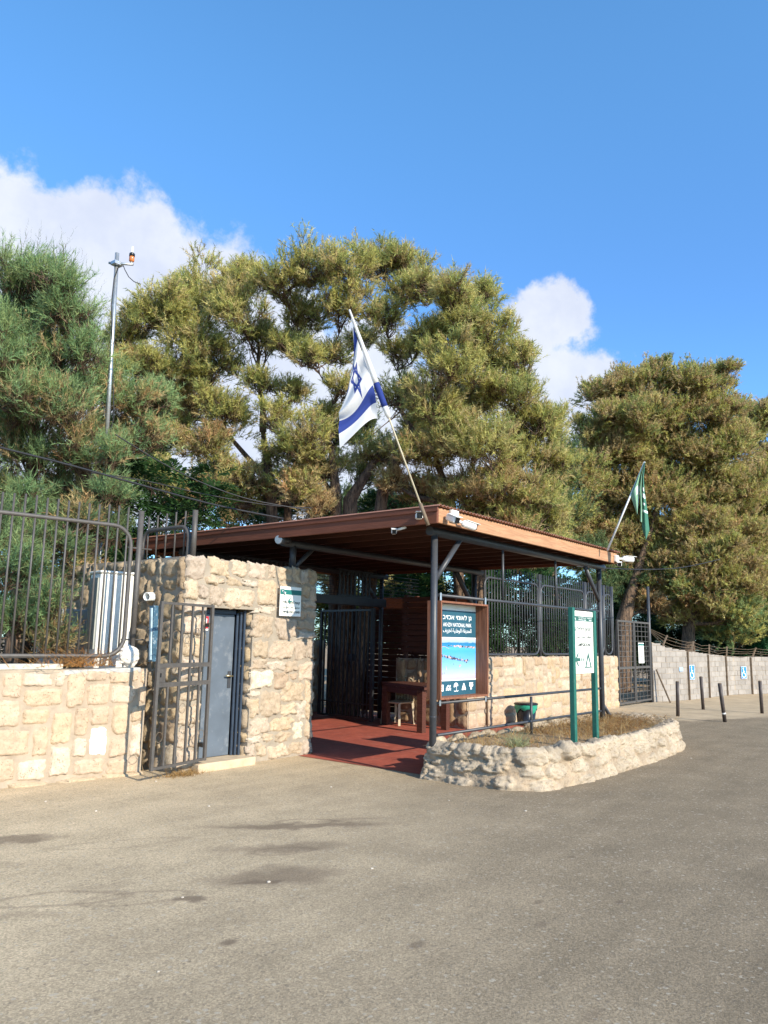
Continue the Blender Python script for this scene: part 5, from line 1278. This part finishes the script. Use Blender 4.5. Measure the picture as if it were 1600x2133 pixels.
OLIVE = [(.190,.180,.055),(.225,.210,.068),(.155,.165,.052),(.250,.220,.090),(.125,.138,.048),(.225,.180,.085)]
GREEN = [(.092,.145,.062),(.118,.165,.070),(.078,.122,.055),(.145,.180,.080),(.112,.140,.055)]
BROWN = [(.205,.150,.075),(.225,.170,.090),(.185,.140,.065),(.170,.150,.062),(.23,.145,.07)]
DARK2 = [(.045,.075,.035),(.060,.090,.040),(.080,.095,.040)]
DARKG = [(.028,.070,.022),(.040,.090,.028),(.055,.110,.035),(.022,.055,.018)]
def tamarisk(label, depth, lobes, trunks, pal, dens=1.0, group='tamarisk trees behind the shelter', K=22, r0=.2, name='tamarisk_tree', bw=.0060, L=.25, bl=.098, spread=.65, updir=.55, twigs=12, depth_sq=1.0, droop=0.0, cat='tree', lift=14, shrink=.90):
    rt = thing(name, label, cat, Vector(trunks[0][0]), group); o = np.array(rt.location)
    Vs, Cs, tg = [], [], []
    for i, lb in enumerate(lobes):
        x, y, r = lb[:3]; y = y+lift; r = r*shrink; dd = lb[3] if len(lb) > 3 and lb[3] is not None else (rng.uniform(-.9, .9)*r/60); pl = lb[4] if len(lb) > 4 else pal
        D = depth+dd*depth_sq; c = at_d(x, y, D); rm = r*D/F
        rad = (rm*.92, rm*.92, rm*.8); tg.append((c, rad))
        n = int(820*dens*(rm/.8)**2)+30
        parts = [(c, rad, int(n*.55))]
        for k in range(8):      # smaller sprays round the mass break up its outline
            dv = unit(rng.normal(size=(1, 3)))[0]; dv[2] = dv[2]*.8+.12; q = np.array(c)+dv*rm*rng.uniform(.6, 1.12); rs = rm*rng.uniform(.26, .50)
            parts.append((q, (rs*rng.uniform(.8, 1.5), rs*rng.uniform(.8, 1.5), rs*rng.uniform(.6, 1.0)), int(n*.075)+4))
        for (q, rd_, nn) in parts:
            V, C = sprigs(tuple(q), rd_, nn, K, L, bl, bw*D/17*1.05, pl, updir=updir, spread=spread, droop=droop)
            Vs.append(V); Cs.append(C)
    V = np.vstack(Vs)-o; C = np.vstack(Cs); np_mesh('crown', V, np.arange(len(V)).reshape(-1, 3), C, M_LEAF, rt)
    mb = MB()
    k = len(trunks); groups = [[] for _ in trunks]
    for t_ in tg:
        j = min(range(k), key=lambda q: (Vector(trunks[q][-1])-Vector(t_[0])).length); groups[j].append(t_)
    for j, tr in enumerate(trunks):
        if groups[j] or True: skeleton(mb, [Vector(p) for p in tr], groups[j], r0 if j == 0 else r0*.8, twigs=twigs)
    mb.build('trunk', M_BARK, rt)
    return rt
def tp(*pts): return [at_d(x, y, d) for x, y, d in pts]
def base_of(x, d, z=0): p = at_d(x, 1300, d); return Vector((p.x, p.y, z))

A_ = [(300,655,45,None),(345,640,70),(425,615,75),(490,590,45),(395,700,75),(500,640,62),(515,560,24,0),(360,760,60),(440,760,70),(470,850,62),(390,850,70,None,BROWN+OLIVE),(540,700,45),(340,900,60,None,GREEN+BROWN),(430,920,66,None,BROWN+OLIVE),(510,1000,58,None,BROWN+OLIVE),(430,1020,58,None,BROWN+OLIVE),(355,1000,50),(480,1065,40,None,BROWN),(255,690,50),(270,760,55,None,BROWN+OLIVE)]
tamarisk('olive tamarisk with a forked dark trunk just left of the tall flag', 18.2, A_, [[base_of(600,18.2), at_d(562,1000,18.2), at_d(548,900,18.2)], [base_of(600,18.6), at_d(600,1050,18.6), at_d(470,900,18.4)]], OLIVE, .9, twigs=16)
B_ = [(590,570,58),(650,545,60),(720,548,62),(790,545,62),(840,530,42),(850,590,50),(640,640,55),(710,620,58),(590,700,38),(800,650,48),(640,730,36),(690,720,34),(640,890,62),(600,930,50),(670,960,55),(620,990,50,None,BROWN+OLIVE),(690,860,42),(570,850,38),(710,790,30),(870,690,44),(750,690,30,1.2),(540,780,36),(860,880,50),(805,930,46),(755,850,28,.8),(830,810,36),(760,960,40,1.5),(700,900,30,1.2),(830,720,34),(660,1040,36,None,BROWN),(610,800,34)]
tamarisk('tallest tamarisk with a domed crown directly behind the blue and white flag', 17.6, B_, [[base_of(720,17.6), at_d(730,1040,17.6), at_d(780,960,17.5)], [base_of(705,17.8), at_d(700,1030,17.7), at_d(690,930,17.6)], [base_of(735,17.4), at_d(800,1010,17.3), at_d(860,900,17.2)]], OLIVE, .85, r0=.26, lift=24, twigs=18)
C_ = [(950,600,45),(1000,610,40),(960,660,62),(900,700,48),(1010,690,58),(940,760,66),(1030,750,58),(1085,745,40),(900,830,55),(980,840,72),(1060,830,66),(1110,880,58),(860,930,40,None,OLIVE+BROWN),(930,930,66),(1010,930,74),(1090,950,66),(1150,880,40),(960,1020,64,None,BROWN+OLIVE),(1050,1020,66,None,BROWN+OLIVE),(1120,1030,50),(880,1020,44,None,BROWN+OLIVE),(830,1000,32,None,BROWN),(960,900,60),(1150,960,38),(870,590,34),(1000,1090,46),(1080,1095,50,None,BROWN+OLIVE),(1150,1080,50),(1160,1140,40),(930,1090,36),(1080,1150,36,None,BROWN)]
tamarisk('wide tamarisk sloping down to the right above the middle of the shelter roof', 16.6, C_, [[base_of(1000,16.8), at_d(995,1060,16.8), at_d(1000,980,16.7)], [base_of(985,17), at_d(940,1050,16.9), at_d(900,930,16.8)]], OLIVE, 1.15)
D_ = [(1240,815,34),(1290,805,48),(1360,785,46),(1430,790,48),(1490,790,44),(1270,870,44),(1340,860,60),(1420,860,62),(1500,850,50),(1250,930,66),(1330,940,72),(1420,940,76),(1510,930,60),(1200,1000,60),(1280,1020,74,None,BROWN+OLIVE),(1370,1030,80,None,BROWN+OLIVE),(1460,1030,80,None,BROWN+OLIVE),(1540,1020,60),(1190,1080,56,None,BROWN+OLIVE),(1270,1100,70,None,BROWN+OLIVE),(1360,1120,76,None,BROWN+OLIVE),(1450,1130,80,None,BROWN+OLIVE),(1540,1120,66),(1380,1190,60),(1470,1220,70,None,BROWN+OLIVE),(1550,1210,60),(1500,1290,50,None,OLIVE+GREEN),(1420,1215,40,None,GREEN+OLIVE),(1300,1180,50,None,BROWN),(1230,1150,50),(1190,1140,40),(1420,1270,40,None,GREEN+OLIVE),(1350,1250,36,None,BROWN),(1480,1160,60),(1530,1270,50,None,OLIVE+GREEN),(1390,1180,56,None,BROWN+OLIVE),(1310,1130,50,None,BROWN+OLIVE),(1440,1275,46,None,BROWN+OLIVE),(1530,1310,40,None,OLIVE+GREEN),(1330,1215,40,1.5,BROWN+DARK2)]
tamarisk('broad golden brown tamarisk on the right behind the green flag', 28.5, D_, [[base_of(1290,28), at_d(1300,1290,28), at_d(1318,1220,28.2), at_d(1350,1120,28.5)], [base_of(1425,28.5), at_d(1435,1300,28.5), at_d(1450,1220,28.5), at_d(1430,1100,28.5)]], OLIVE+BROWN[:3], 1.3, r0=.36, lift=12, shrink=.98)
E_ = [(1580,880,48),(1640,870,50),(1600,960,62),(1545,895,46),(1595,865,50),(1550,1000,60),(1560,1100,64),(1570,1190,60,None,OLIVE+GREEN),(1610,1290,50,None,OLIVE+GREEN),(1650,1040,80),(1590,1070,60),(1600,1160,66),(1660,1180,80),(1590,1240,50,None,OLIVE+GREEN)]
tamarisk('tamarisk partly cut by the right edge of the photo beyond the golden one', 31, E_, [[base_of(1640,31), at_d(1640,1240,31), at_d(1635,1100,31)]], OLIVE+BROWN[:2], 1.1, r0=.3)
Fl = [(30,560,62,None,GREEN),(100,570,56,None,GREEN),(60,640,80,None,GREEN),(150,640,54,None,GREEN),(20,720,80,None,GREEN),(110,720,66,None,GREEN+BROWN[:2]),(180,720,40,None,GREEN),(40,820,80,None,GREEN+BROWN[:2]),(130,830,66,None,GREEN+BROWN[:3]),(90,780,60,1.2,GREEN),(190,790,44,.8,GREEN),(210,880,44,1.0,GREEN+BROWN[:1]),(210,960,40,1.2,DARK2),(120,1080,60,1.0,DARK2),(30,1110,70,1.0,DARK2),(222,1010,40,-.5,GREEN+DARK2),(215,1090,38,-.5,DARK2),(232,930,30,-.5,GREEN+BROWN[:1]),(-90,650,70,None,GREEN),(-80,760,80,None,GREEN),(-100,880,80,None,GREEN+BROWN[:1]),(-110,1000,80,None,GREEN+BROWN[:1]),(-210,820,80,None,GREEN),(-220,960,90,None,GREEN+BROWN[:1]),(-100,1120,80,1.0,DARK2),(-330,1020,90,None,GREEN),(-20,900,80,None,GREEN+BROWN[:1]),(70,920,72,None,GREEN+BROWN[:1]),(160,920,56,None,GREEN+BROWN),(20,1010,66,None,GREEN+BROWN),(120,1010,58,None,GREEN+BROWN[:2]),(200,1020,36,None,BROWN)]
tamarisk('bluish green feathery tamarisk filling the left edge behind the fence', 12.3, Fl, [[base_of(40,12.6,1.0), at_d(60,1080,12.6), at_d(70,900,12.5)], [base_of(190,12.9,1.0), at_d(200,1040,12.8), at_d(150,900,12.6)]], GREEN, 1.25, K=20, bw=.0058, L=.32, bl=.10, updir=.75, spread=.5, lift=26)
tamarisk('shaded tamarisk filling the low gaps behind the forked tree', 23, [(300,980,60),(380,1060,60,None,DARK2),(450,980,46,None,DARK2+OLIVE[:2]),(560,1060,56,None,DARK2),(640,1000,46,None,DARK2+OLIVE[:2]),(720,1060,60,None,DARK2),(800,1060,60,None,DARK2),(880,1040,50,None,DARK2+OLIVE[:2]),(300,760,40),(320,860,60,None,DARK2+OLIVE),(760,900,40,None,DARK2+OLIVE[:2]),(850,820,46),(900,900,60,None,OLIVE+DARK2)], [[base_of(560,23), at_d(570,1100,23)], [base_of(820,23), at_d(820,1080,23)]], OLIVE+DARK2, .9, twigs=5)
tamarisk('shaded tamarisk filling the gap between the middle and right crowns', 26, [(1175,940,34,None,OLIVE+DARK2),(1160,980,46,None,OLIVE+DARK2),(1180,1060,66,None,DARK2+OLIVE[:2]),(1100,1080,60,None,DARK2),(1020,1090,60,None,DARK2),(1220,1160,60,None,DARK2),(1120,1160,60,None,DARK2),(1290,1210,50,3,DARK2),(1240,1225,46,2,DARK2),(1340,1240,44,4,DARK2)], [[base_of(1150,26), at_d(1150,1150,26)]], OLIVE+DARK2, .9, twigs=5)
# wispy shoots standing up out of the left crown
G_ = [(270,830,56,None,GREEN+BROWN),(330,830,44,None,GREEN),(230,780,44,None,GREEN+OLIVE),(300,905,48,None,BROWN+GREEN),(250,900,36,None,BROWN+GREEN)]
tamarisk('small mixed green and rusty tamarisk crown just right of the mast', 13.6, G_, [[base_of(225,13.6,1.0), at_d(222,980,13.6), at_d(250,880,13.6)]], GREEN, 1.25, K=18, bw=.0065, r0=.1)
def shoots():
    par = [o for o in bpy.data.objects if o.get('label', '').startswith('bluish green feathery')][0]; o0 = np.array(par.location); Vs = []; Cs = []
    rd = random.Random(3)
    for k in range(150):
        x = rd.uniform(-10, 225); y0 = 580 if x < 110 else 580+(x-110)*1.5; y = y0+rd.uniform(-30, 60); D = 12.3+rd.uniform(-.6, .6)
        p = np.array(at_d(x, y, D)); ang = rd.uniform(-.1, .65)*(.3+x/200); q = np.array(at_d(x+math.sin(ang)*rd.uniform(50, 120), y-math.cos(ang)*rd.uniform(50, 110), D+rd.uniform(-.2, .2)))
        m = 16
        for i in range(m):
            s = i/m; b = p+(q-p)*s; e = b+(q-p)/m*1.3+np.array([rd.gauss(0, .05), rd.gauss(0, .05), rd.gauss(0, .04)])*(1.4-s); w = np.array(RT)*.006*(1.2-s)
            Vs += [b-w, b+w, e]; c = GREEN[rd.randrange(5)] if rd.random() < .8 else (.2, .15, .08); Cs += [c]*3
    V = np.array(Vs)-o0; np_mesh('shoots', V, np.arange(len(V)).reshape(-1, 3), np.array(Cs), M_LEAF, par)
shoots()

# shrubs behind the left fence
tamarisk('green feathery shrub behind the left end of the barred fence', 9.9, [(30,1180,62,.2,GREEN+DARK2),(100,1260,40,.1,GREEN+BROWN[:2]),(30,1290,60,.1,GREEN+DARK2),(110,1330,36,0,DARK2+BROWN),(-20,1100,60,.4,DARK2+GREEN)], [[base_of(40,10.2,1.1), at_d(40,1330,10.2)]], GREEN, 1.0, group='shrubs along the left fence', name='shrub', K=18, bw=.007, r0=.04, L=.28, bl=.12, twigs=4, cat='shrub')
tamarisk('olive brown shrub behind the fence bars near the dark cabinet', 11.2, [(110,1120,56,0,GREEN+DARK2),(60,1060,56,.2,GREEN+DARK2),(150,1180,36,.4,BROWN+DARK2),(175,1080,34,.2,BROWN+DARK2)], [[base_of(110,11.4,1.1), at_d(110,1200,11.4)]], GREEN, 1.0, group='shrubs along the left fence', name='shrub', K=18, bw=.007, r0=.05, L=.28, bl=.12, twigs=4, cat='shrub')
tamarisk('bright green hedge glimpsed through the bars above the white cabinet', 15.5, [(190,1130,30,0,[(.10,.17,.03),(.14,.20,.04)]),(240,1125,34,0,[(.10,.17,.03),(.14,.20,.04)]),(290,1135,30,0,[(.10,.17,.03)]),(210,1180,40,0,[(.08,.14,.03)]),(270,1180,40,0,[(.08,.14,.03)])], [[base_of(240,15.6,.9), at_d(240,1190,15.6)]], GREEN, 1.6, group='shrubs along the left fence', name='hedge', r0=.04, L=.2, bl=.1, bw=.014, twigs=3, cat='hedge')

def broadleaf(label, name, depth, lobes, trunk, pal, group, leaf=.13, dens=1.0, cat='tree'):
    """pinnate leaves: pairs of leaflets along a drooping stalk"""
    rt = thing(name, label, cat, Vector(trunk[0]), group); o = np.array(rt.location); Vs, Cs, tg = [], [], []
    pal = np.array(pal)
    for (x, y, r) in lobes:
        D = depth+rng.uniform(-.5, .5); c = np.array(at_d(x, y, D)); rm = r*D/F; tg.append((Vector(c), (rm,)*3)); n = int(90*dens*(rm/.5)**2)+20
        d = unit(rng.normal(size=(n, 3))); p = c+d*rm*(.5+.5*rng.random((n, 1))); ax = unit(d+np.array([0, 0, .1])+rng.normal(size=(n, 3))*.4); L = rng.uniform(.3, .5, n)
        sd_ = unit(np.cross(ax, np.array([0, 0, 1.0])+rng.normal(size=(n, 3))*.3)); K = 7
        col = pal[rng.integers(0, len(pal), n)]*rng.uniform(.7, 1.35, (n, 1))
        for k in range(K):
            s = (k+1)/K; q = p+ax*(L*s)[:, None]+np.array([0, 0, -1])*(.16*s*s*L/.4)[:, None]
            for sg in (-1, 1):
                e = q+sd_*sg*leaf*(1.1-.5*s)+ax*leaf*.35+np.array([0, 0, -.02]); w = ax*leaf*.16; m = (q+e)/2
                V = np.stack([q, m+w, e, q, e, m-w], 1).reshape(-1, 3); Vs.append(V); Cs.append(np.repeat(col, 6, axis=0))
    V = np.vstack(Vs)-o; np_mesh('crown', V, np.arange(len(V)).reshape(-1, 3), np.vstack(Cs), M_BROAD, rt)
    mb = MB(); skeleton(mb, [Vector(p) for p in trunk], tg, .09, twigs=4); mb.build('trunk', M_BARK, rt)
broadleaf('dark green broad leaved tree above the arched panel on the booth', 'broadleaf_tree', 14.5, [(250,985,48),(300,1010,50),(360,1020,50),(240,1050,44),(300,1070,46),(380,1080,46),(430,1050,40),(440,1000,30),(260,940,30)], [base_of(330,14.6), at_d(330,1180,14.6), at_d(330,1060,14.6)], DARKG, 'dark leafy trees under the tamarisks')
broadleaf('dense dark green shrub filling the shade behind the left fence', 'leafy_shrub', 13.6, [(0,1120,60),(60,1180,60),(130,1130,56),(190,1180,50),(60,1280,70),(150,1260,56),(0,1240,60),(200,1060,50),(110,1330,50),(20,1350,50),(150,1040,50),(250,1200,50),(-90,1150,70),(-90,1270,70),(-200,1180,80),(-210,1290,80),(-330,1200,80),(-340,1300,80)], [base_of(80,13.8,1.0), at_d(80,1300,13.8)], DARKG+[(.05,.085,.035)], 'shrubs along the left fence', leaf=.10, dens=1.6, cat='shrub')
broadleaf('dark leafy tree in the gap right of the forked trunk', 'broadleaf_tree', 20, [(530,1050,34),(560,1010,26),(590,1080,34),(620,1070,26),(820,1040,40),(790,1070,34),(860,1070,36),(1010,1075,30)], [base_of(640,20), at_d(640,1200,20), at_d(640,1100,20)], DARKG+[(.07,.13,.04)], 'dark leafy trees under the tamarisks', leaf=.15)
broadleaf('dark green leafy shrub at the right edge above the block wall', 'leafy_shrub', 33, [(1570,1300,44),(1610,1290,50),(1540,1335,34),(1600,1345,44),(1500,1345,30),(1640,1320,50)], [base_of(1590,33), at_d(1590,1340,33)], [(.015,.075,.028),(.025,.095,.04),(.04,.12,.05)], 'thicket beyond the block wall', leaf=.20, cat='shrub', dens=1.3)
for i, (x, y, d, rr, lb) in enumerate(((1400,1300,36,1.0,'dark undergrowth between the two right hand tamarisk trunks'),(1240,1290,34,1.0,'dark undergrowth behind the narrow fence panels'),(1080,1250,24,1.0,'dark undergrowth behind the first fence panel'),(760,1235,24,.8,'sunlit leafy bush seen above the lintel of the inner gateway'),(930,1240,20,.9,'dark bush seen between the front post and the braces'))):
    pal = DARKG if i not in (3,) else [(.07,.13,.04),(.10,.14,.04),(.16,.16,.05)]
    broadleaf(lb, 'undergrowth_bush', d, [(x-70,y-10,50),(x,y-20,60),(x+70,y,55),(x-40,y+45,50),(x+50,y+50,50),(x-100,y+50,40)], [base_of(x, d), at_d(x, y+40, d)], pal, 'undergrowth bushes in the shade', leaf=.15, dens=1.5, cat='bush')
tamarisk('yellow lit tamarisk branch seen through the wires above the lintel', 22, [(850,1215,40,0,OLIVE+BROWN[:2]),(700,1215,26,0,BROWN),(900,1230,32,0,OLIVE)], [[base_of(860,22), at_d(860,1250,22)]], OLIVE, 1.3, name='tamarisk_sapling', r0=.06, twigs=4, cat='shrub')

# ------------------------------------------------------------------ dry grass and litter
def grass():
    n = 2900; xs = rng.uniform(.35, 5.9, n); ys = rng.uniform(-1.15, .32, n)
    dens = np.array([noise.noise(Vector((x*1.6, y*1.6, 4)))+.35*(x > 1.5) for x, y in zip(xs, ys)]); keep = dens > rng.uniform(-.35, .45, n); xs, ys = xs[keep], ys[keep]; n = len(xs)
    h = rng.uniform(.05, .17, n)*(1+.5*(xs > 3)*rng.random(n)); lean = rng.normal(size=(n, 2))*.75; b = np.stack([xs, ys, np.full(n, .32)], 1)
    e = b+np.stack([lean[:, 0]*h, lean[:, 1]*h, h], 1); w = np.stack([rng.normal(size=n), rng.normal(size=n), np.zeros(n)], 1); w = unit(w)*.0035
    m = (b+e)/2+np.array([0, 0, .02]); V = np.stack([b-w, b+w, e], 1).reshape(-1, 3)
    pal = np.array([(.50,.34,.14),(.56,.40,.19),(.42,.26,.10),(.36,.20,.07),(.48,.38,.20)]); C = np.repeat(pal[rng.integers(0, 5, n)]*rng.uniform(.7, 1.2, (n, 1)), 3, axis=0)
    tag(np_mesh('dry_grass', V, np.arange(len(V)).reshape(-1, 3), C, M_STRAW, None), 'dry straw coloured grass filling the rock planter', 'grass', kind='stuff')
    # brown mat of dead thatch
    n = 3000; xs = rng.uniform(2.6, 5.9, n); ys = rng.uniform(-1.05, .25, n); b = np.stack([xs, ys,   .33+rng.random(n)*.10*np.clip(xs-2.6, 0, 1)], 1); a = rng.uniform(0, 6.28, n)
    e = b+np.stack([np.cos(a)*.16, np.sin(a)*.16, rng.uniform(-.02, .07, n)], 1); w = np.stack([-np.sin(a), np.cos(a), rng.normal(size=n)*.3], 1)*.004
    V = np.stack([b-w, b+w, e], 1).reshape(-1, 3); pal = np.array([(.30,.16,.06),(.40,.24,.10),(.22,.11,.04),(.45,.29,.12)]); C = np.repeat(pal[rng.integers(0, 4, n)], 3, axis=0)
    tag(np_mesh('dead_thatch', V, np.arange(len(V)).reshape(-1, 3), C, M_STRAW, None), 'matted brown dead grass at the right end of the planter', 'grass', kind='stuff')
    # weeds: at the foot of the open gate, along the fence foot, and a green tuft in the planter
    def weed(c, n, r, h, pal, name, label, z=0):
        c = np.array(c); b = c+np.stack([rng.normal(size=n)*r, rng.normal(size=n)*r*.5, np.zeros(n)], 1); e = b+np.stack([rng.normal(size=n)*h*.7, rng.normal(size=n)*h*.7, rng.uniform(.3, 1, n)*h], 1)
        w = unit(rng.normal(size=(n, 3)))*.004; V = np.stack([b-w, b+w, e], 1).reshape(-1, 3); pal = np.array(pal); C = np.repeat(pal[rng.integers(0, len(pal), n)]*rng.uniform(.7, 1.3, (n, 1)), 3, axis=0)
        tag(np_mesh(name, V, np.arange(len(V)).reshape(-1, 3), C, M_STRAW, None), label, 'weed', kind='stuff')
    weed((-2.0, 2.30, 0), 420, .16, .09, [(.40,.24,.09),(.50,.34,.15),(.24,.15,.07)], 'weed_litter', 'dry weed litter at the foot of the open barred gate')
    weed((1.1, -.55, .33), 160, .10, .22, [(.28,.32,.16),(.34,.36,.2)], 'weed_tuft', 'pale green weed tuft near the left end of the planter')
    p = LO+LU*(-1.1)+LN*(-.12)
    weed((p.x, p.y, 1.28), 300, .28, .30, [(.42,.20,.06),(.34,.16,.05),(.5,.3,.12)], 'dead_weed', 'rusty dead weeds growing along the foot of the left fence')
grass()
def pebbles():
    rd = random.Random(12)
    spots = [(95,1670,'below the far left end of the cream wall'),(435,1680,'in front of the door sill'),(560,1838,'in the large dark stain'),(380,1870,'beside the small oval oil spot'),(330,2025,'alone in the lower left of the road'),
             (775,1810,'in the middle of the road below the paved floor'),(935,1668,'at the left foot of the rock planter'),(1095,1690,'below the near corner of the rock planter'),(1440,1580,'past the far end of the rock planter'),(690,1640,'by the front edge of the red paving'),(325,1628,'below the free edge of the open gate'),(200,1690,'below the middle of the cream wall')]
    for i, (x, y, where) in enumerate(spots):
        c = at_a(x, y, 2, 0.0); r = rd.uniform(.007, .014); bm = bmesh.new(); bmesh.ops.create_icosphere(bm, subdivisions=2, radius=1)
        vs = [c+Vector((v.co.x*r*1.3, v.co.y*r, v.co.z*r*.6+r*.3))*1.0+v.co*r*.3*noise.noise(v.co*2+Vector((i, 0, 0))) for v in bm.verts]
        mb = MB(); mb.add(vs, [[v.index for v in f.verts] for f in bm.faces], cols=[(.50,.44,.36)]*len(vs)); bm.free()
        tag(mb.build('pebble', M_ROUGH), 'tiny pale pebble lying '+where, 'pebble', 'loose pebbles on the asphalt')
pebbles()
